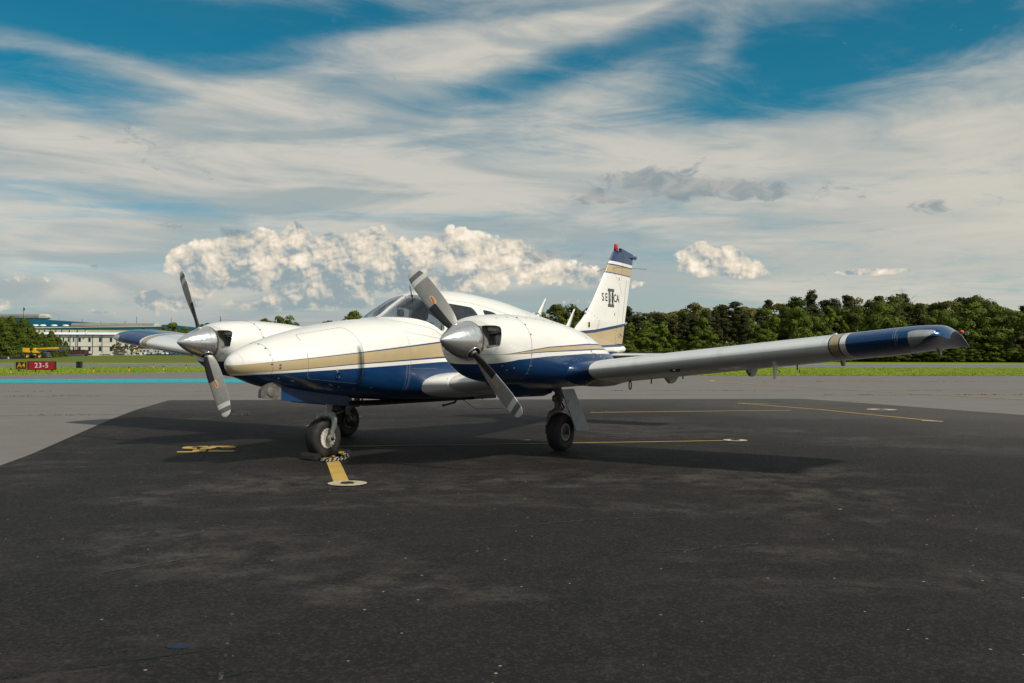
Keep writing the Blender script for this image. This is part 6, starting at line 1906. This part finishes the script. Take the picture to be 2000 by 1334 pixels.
ONES = 'zeroth first second third fourth fifth sixth seventh eighth ninth tenth eleventh twelfth thirteenth fourteenth fifteenth sixteenth seventeenth eighteenth nineteenth'.split()
TENS = {2: 'twent', 3: 'thirt', 4: 'fort', 5: 'fift', 6: 'sixt', 7: 'sevent'}
def nth(n): return ONES[n] if n < 20 else TENS[n // 10] + ('ieth' if n % 10 == 0 else 'y ' + ONES[n % 10])
COUNT = {}
def count(k):
    COUNT[k] = COUNT.get(k, 0) + 1
    return nth(COUNT[k])
SKY = [(1180, 604), (1215, 603), (1240, 598), (1265, 603), (1290, 599), (1340, 590), (1365, 592), (1390, 592), (1425, 598), (1450, 584), (1475, 588), (1500, 590), (1545, 578), (1585, 570), (1610, 582), (1660, 577), (1700, 577), (1740, 571), (1775, 581), (1810, 585), (1850, 580), (1880, 587), (1925, 575), (1955, 588), (1985, 594), (2060, 590), (2200, 584), (2400, 580)]
def skyline(px): return float(np.interp(px, *zip(*SKY)))
GP = 'tall trees along the top of the forest'
px = 1188.0
while px < 2330:
    r = rt.random()
    inz = 1230 < px < 1420
    key = ('olive' if r < .45 else 'oak' if r < .8 else 'pine') if inz else ('pine' if r < .55 else 'oak' if r < .85 else 'olive')
    nm = {'pine': 'pine_tree', 'oak': 'oak_tree', 'olive': 'oak_tree'}[key]
    lab = count('b' + key) + {'pine': ' dark pine', 'oak': ' deep green oak', 'olive': ' olive tinged oak'}[key] + ' from the tail fin along the forest skyline'
    tree(nm, key, px, rt.uniform(205, 222), skyline(px) + (rt.uniform(-6, 4) if key == 'pine' else rt.uniform(-1, 12)), (rt.uniform(.8, 1.15) if key == 'pine' else rt.uniform(.95, 1.35)), lab, {'pine': 'dark pines of the forest', 'oak': 'green oaks of the forest', 'olive': 'olive oaks of the forest'}[key], rt)
    px += rt.uniform(17, 26)
px = 1196.0
while px < 2330:
    r = rt.random()
    key = 'pine' if (r < .72 if 1290 < px < 1530 else r < .40) else 'oak' if r < .75 else 'mid'
    nm = {'pine': 'pine_tree', 'oak': 'oak_tree', 'mid': 'broadleaf_tree'}[key]
    lab = count('m' + key) + {'pine': ' dark pine', 'oak': ' deep green oak', 'mid': ' rounded mid green tree'}[key] + ' from the tail fin in the middle of the forest'
    tree(nm, key, px, rt.uniform(194, 203), skyline(px) + rt.uniform(12, 34), rt.uniform(.95, 1.25), lab, {'pine': 'dark pines of the forest', 'oak': 'green oaks of the forest', 'mid': 'mid green trees of the forest'}[key], rt)
    px += rt.uniform(19, 30)
FRONT = [(1232, 626, 'bright', 1.0, 'slim light green tree against the forest just right of the tail fin'), (1252, 646, 'bright', 1.1, 'short light green tree at the forest foot beside the tailplane'), (1293, 620, 'bright', 1.0, 'light green tree with pointed crown standing alone against dark pines'),
         (1318, 652, 'bright', 1.0, 'low light green bushy tree right of the pointed one'), (1336, 664, 'mid', .9, 'small rounded bush at the forest foot above the near wing root'), (1378, 640, 'mid', .8, 'mid green tree between bare pine trunks'), (1366, 616, 'mid', .75, 'taller blue green tree between bare pine trunks'),
         (1512, 598, 'bright', .9, 'tall light green tree in the forest over the middle of the near wing'), (1496, 640, 'mid', .8, 'mid green tree over the middle of the near wing'), (1560, 602, 'mid', 1.0, 'big rounded green tree in front of the pines over the wing'), (1590, 618, 'mid', 1.1, 'wide grey green tree right of the big rounded one'),
         (1625, 592, 'bright', .8, 'narrow light green tree rising behind the tan wing band'), (1650, 622, 'bright', .8, 'yellow green tree above the tan wing band'), (1690, 610, 'bright', .9, 'yellow green tree above the blue wing tip'), (1720, 594, 'mid', .9, 'mid green tree above the blue wing tip'),
         (1765, 630, 'mid', 1.0, 'dark green rounded tree behind the end of the wing'), (1838, 600, 'mid', .9, 'mid green tree rising behind the wing lens'), (1880, 622, 'bright', .9, 'olive green tree just right of the red wing light'), (1905, 590, 'mid', 1.0, 'tall mid green tree right of the wing tip'),
         (1975, 600, 'mid', 1.25, 'large dark green tree at the right edge of the picture'), (1930, 640, 'mid', .9, 'low tree at the forest foot right of the wing tip'), (1895, 672, 'bright', 1.0, 'bright bush at the forest foot under the wing tip'), (1860, 668, 'mid', 1.0, 'dark bush at the forest foot under the wing tip'), (2050, 610, 'mid', 1.2, 'tree beyond the right edge of the forest front'), (2110, 620, 'bright', 1.0, 'light green tree beyond the right edge')]
for px, py, key, wd_, lab in FRONT:
    if px > 2010: lab = None
    tree('young_tree' if key == 'bright' else 'broadleaf_tree', key, px, rt.uniform(186.5, 191), py, wd_ * (1.0 if py < 640 else 1.5), lab or count('edge') + ' green tree of the forest front beyond the right edge', 'trees along the foot of the forest', rt)
px = 1200.0
while px < 2330:
    key = 'mid' if rt.random() < .7 else 'bright'
    tree('forest_bush', key, px, rt.uniform(184.5, 188), rt.uniform(672, 690), rt.uniform(1.6, 2.4), count('bush') + ' low bush from the tail fin along the forest foot', 'bushes along the foot of the forest', rt)['category'] = 'bush'
    px += rt.uniform(16, 30)
rng_ = np.random.default_rng(77)
nU = 60000
du = rng_.uniform(249, 288, nU); pu = rng_.uniform(1170, 2420, nU)
hu_ = rng_.uniform(0, 1, nU) ** .8 * (2.9 + (du - 249) * .13 + 1.2 * np.sin(pu * .11 + du) + 1.0 * np.sin(pu * .037))
PU = np.stack([CAM.x + FWD.x / math.cos(PITCH) * du + R2.x * (pu - 1000) / KF * du, CAM.y + FWD.y / math.cos(PITCH) * du + R2.y * (pu - 1000) / KF * du, np.maximum(hu_, .05)], 1)
NU = np.stack([np.full(nU, -F2.x), np.full(nU, -F2.y), np.full(nU, .6)], 1) + rng_.normal(0, .35, (nU, 3))
VU, NRU = leaves(PU, NU, .70, rng_)
me = bpy.data.meshes.new('undergrowth'); me.from_pydata(VU.tolist(), [], np.arange(len(VU)).reshape(-1, 4).tolist()); me.materials.append(LF['oak'])
tag(link('undergrowth', me), kind='stuff')
# bare pine trunks that show in the forest front
for px in (1381, 1400.5, 1416, 1443, 1450, 1458):
    o = tree('pine_tree', 'pine', px, rt.uniform(189, 192), 606 + rt.uniform(-6, 12), .75, count('bare') + ' bare trunked pine from the tail fin in the forest front', 'bare stemmed pines of the forest', rt)
# trees seen between and over the aircraft
for px, py, key, d, wd_, lab in [(1012, 606, 'pine', 225, 1.2, 'dark tree showing over the cabin roof just left of the first aerial'), (1036, 610, 'oak', 230, .9, 'dark green tree at the foot of the first roof aerial'), (1026, 612, 'pine', 222, 1.1, 'small dark pine showing over the rear cabin roof'),
                                 (1085, 588, 'oak', 205, 1.1, 'large rounded oak between the two roof aerials'), (1115, 588, 'oak', 208, 1.1, 'large rounded oak behind the second roof aerial'), (1060, 605, 'mid', 200, 1.0, 'mid green tree left of the large oaks'), (1148, 603, 'oak', 206, 1.0, 'dark oak beside the leading edge of the tail fin'), (1170, 606, 'oak', 212, 1.0, 'oak hidden mostly behind the tail fin'),
                                 (1075, 618, 'bright', 192, 1.3, 'light green low tree below the large oaks'), (1098, 614, 'bright', 191, 1.2, 'light green tree just left of the second aerial'), (1130, 625, 'mid', 193, 1.1, 'green tree low between the second aerial and the fin'), (1150, 640, 'mid', 191, 1.2, 'low green tree beside the fin root'),
                                 (518, 622, 'oak', 290, .9, 'small dark tree beyond the far engine, left of a pair'), (543, 613.5, 'mid', 285, .85, 'rounded green tree beyond the far engine'), (563, 614.5, 'mid', 285, .9, 'rounded green tree right of the far engine cowl'), (530, 626, 'mid', 280, .8, 'low green tree between two taller ones beyond the far engine'), (577, 630, 'oak', 288, .7, 'low dark tree at the right of the group beyond the far engine'),
                                 (645, 622, 'oak', 300, .7, 'dark low tree left of the windshield'), (668, 621, 'mid', 300, .6, 'small green tree near the windshield base'), (690, 606, 'mid', 290, .75, 'tallest green tree beside the windshield'), (630, 628, 'oak', 310, .6, 'distant low tree over the nose'), (706, 615, 'mid', 292, .7, 'tree mostly hidden by the windshield'), (680, 612, 'mid', 296, .6, 'small tree close left of the tallest one by the windshield'),
                                 (396, 628, 'mid', 330, .7, 'green tree top showing beside the far propeller hub'), (408, 632, 'mid', 335, .7, 'tree top showing over the far cowl'),
                                 (338, 631, 'mid', 300, .85, 'tallest green tree above the far wing'), (360, 639, 'mid', 300, .9, 'dark green tree between far wing and spinner'), (318, 637, 'mid', 302, .7, 'green tree left of the tallest above the far wing'), (308, 644, 'mid', 300, .7, 'low green tree above the far wing'), (282, 637, 'oak', 310, .6, 'dark tree rising behind the tan band of the far wing'), (272, 641, 'oak', 308, .5, 'small dark tree behind the blue tip of the far wing')]:
    tree('oak_tree' if key == 'oak' else 'pine_tree' if key == 'pine' else 'broadleaf_tree', key, px, d, py, wd_, lab, 'trees seen beyond the aircraft', rt)
for px, py, d, wd_, lab in [(2, 621, 222, 1.3, 'dark evergreen tree cut by the left edge'), (27, 619, 219, 1.1, 'tallest pointed evergreen at far left'), (44, 622, 218, 1.15, 'dark evergreen with rounded top left of the crane'), (59, 632, 221, 1.2, 'evergreen directly behind the yellow crane'), (14, 632, 216, 1.2, 'bushy evergreen in front of the tallest one'), (72, 652, 224, 1.3, 'low evergreen right of the crane cab'),
                            (81, 650, 232, .9, 'slim evergreen before the office roof'), (99, 647, 230, 1.0, 'pointed evergreen before the office windows'), (113, 658, 232, 1.2, 'spreading evergreen above the crane boom'), (129, 666, 240, .9, 'small evergreen beside the rust red skip'), (90, 662, 228, 1.4, 'low spreading evergreen behind the crane boom'), (108, 676, 226, 1.5, 'low dark shrub under the crane boom'), (-25, 616, 222, 1.3, 'evergreen beyond the left edge')]:
    tree('evergreen_tree', 'conifer', px, d + 22, py, wd_, lab, 'dark evergreens at far left', rt)
for i, px in enumerate((222, 232, 244, 256, 268, 281, 294, 307, 320, 334, 348)):
    tree('yard_tree', 'oak', px, 276 + (i % 3) * 4, 664 + (i % 4) * 3 + (8 if i == 0 else 0), .9, nth(i + 1) + ' shrubby tree from the left in the row behind the trailers', 'dark trees behind the trailers', rt)

# pieces too small to pick apart stay joined
for o in list(bpy.data.objects):
    if o.type == 'MESH' and o.name.split('.')[0] in ('panel_seam', 'drain_pipe', 'drain_tube', 'cowl_seam', 'whisker_aerial', 'hinge_slot', 'air_scoop', 'baggage_hatch_seam', 'yellow_border', 'tie_down_ring', 'gear_bay_door', 'landing_light') and o.parent and o.name.split('.')[0] in ('panel_seam', 'drain_pipe', 'drain_tube', 'cowl_seam', 'whisker_aerial', 'hinge_slot', 'air_scoop', 'yellow_border'):
        o['kind'] = 'stuff'
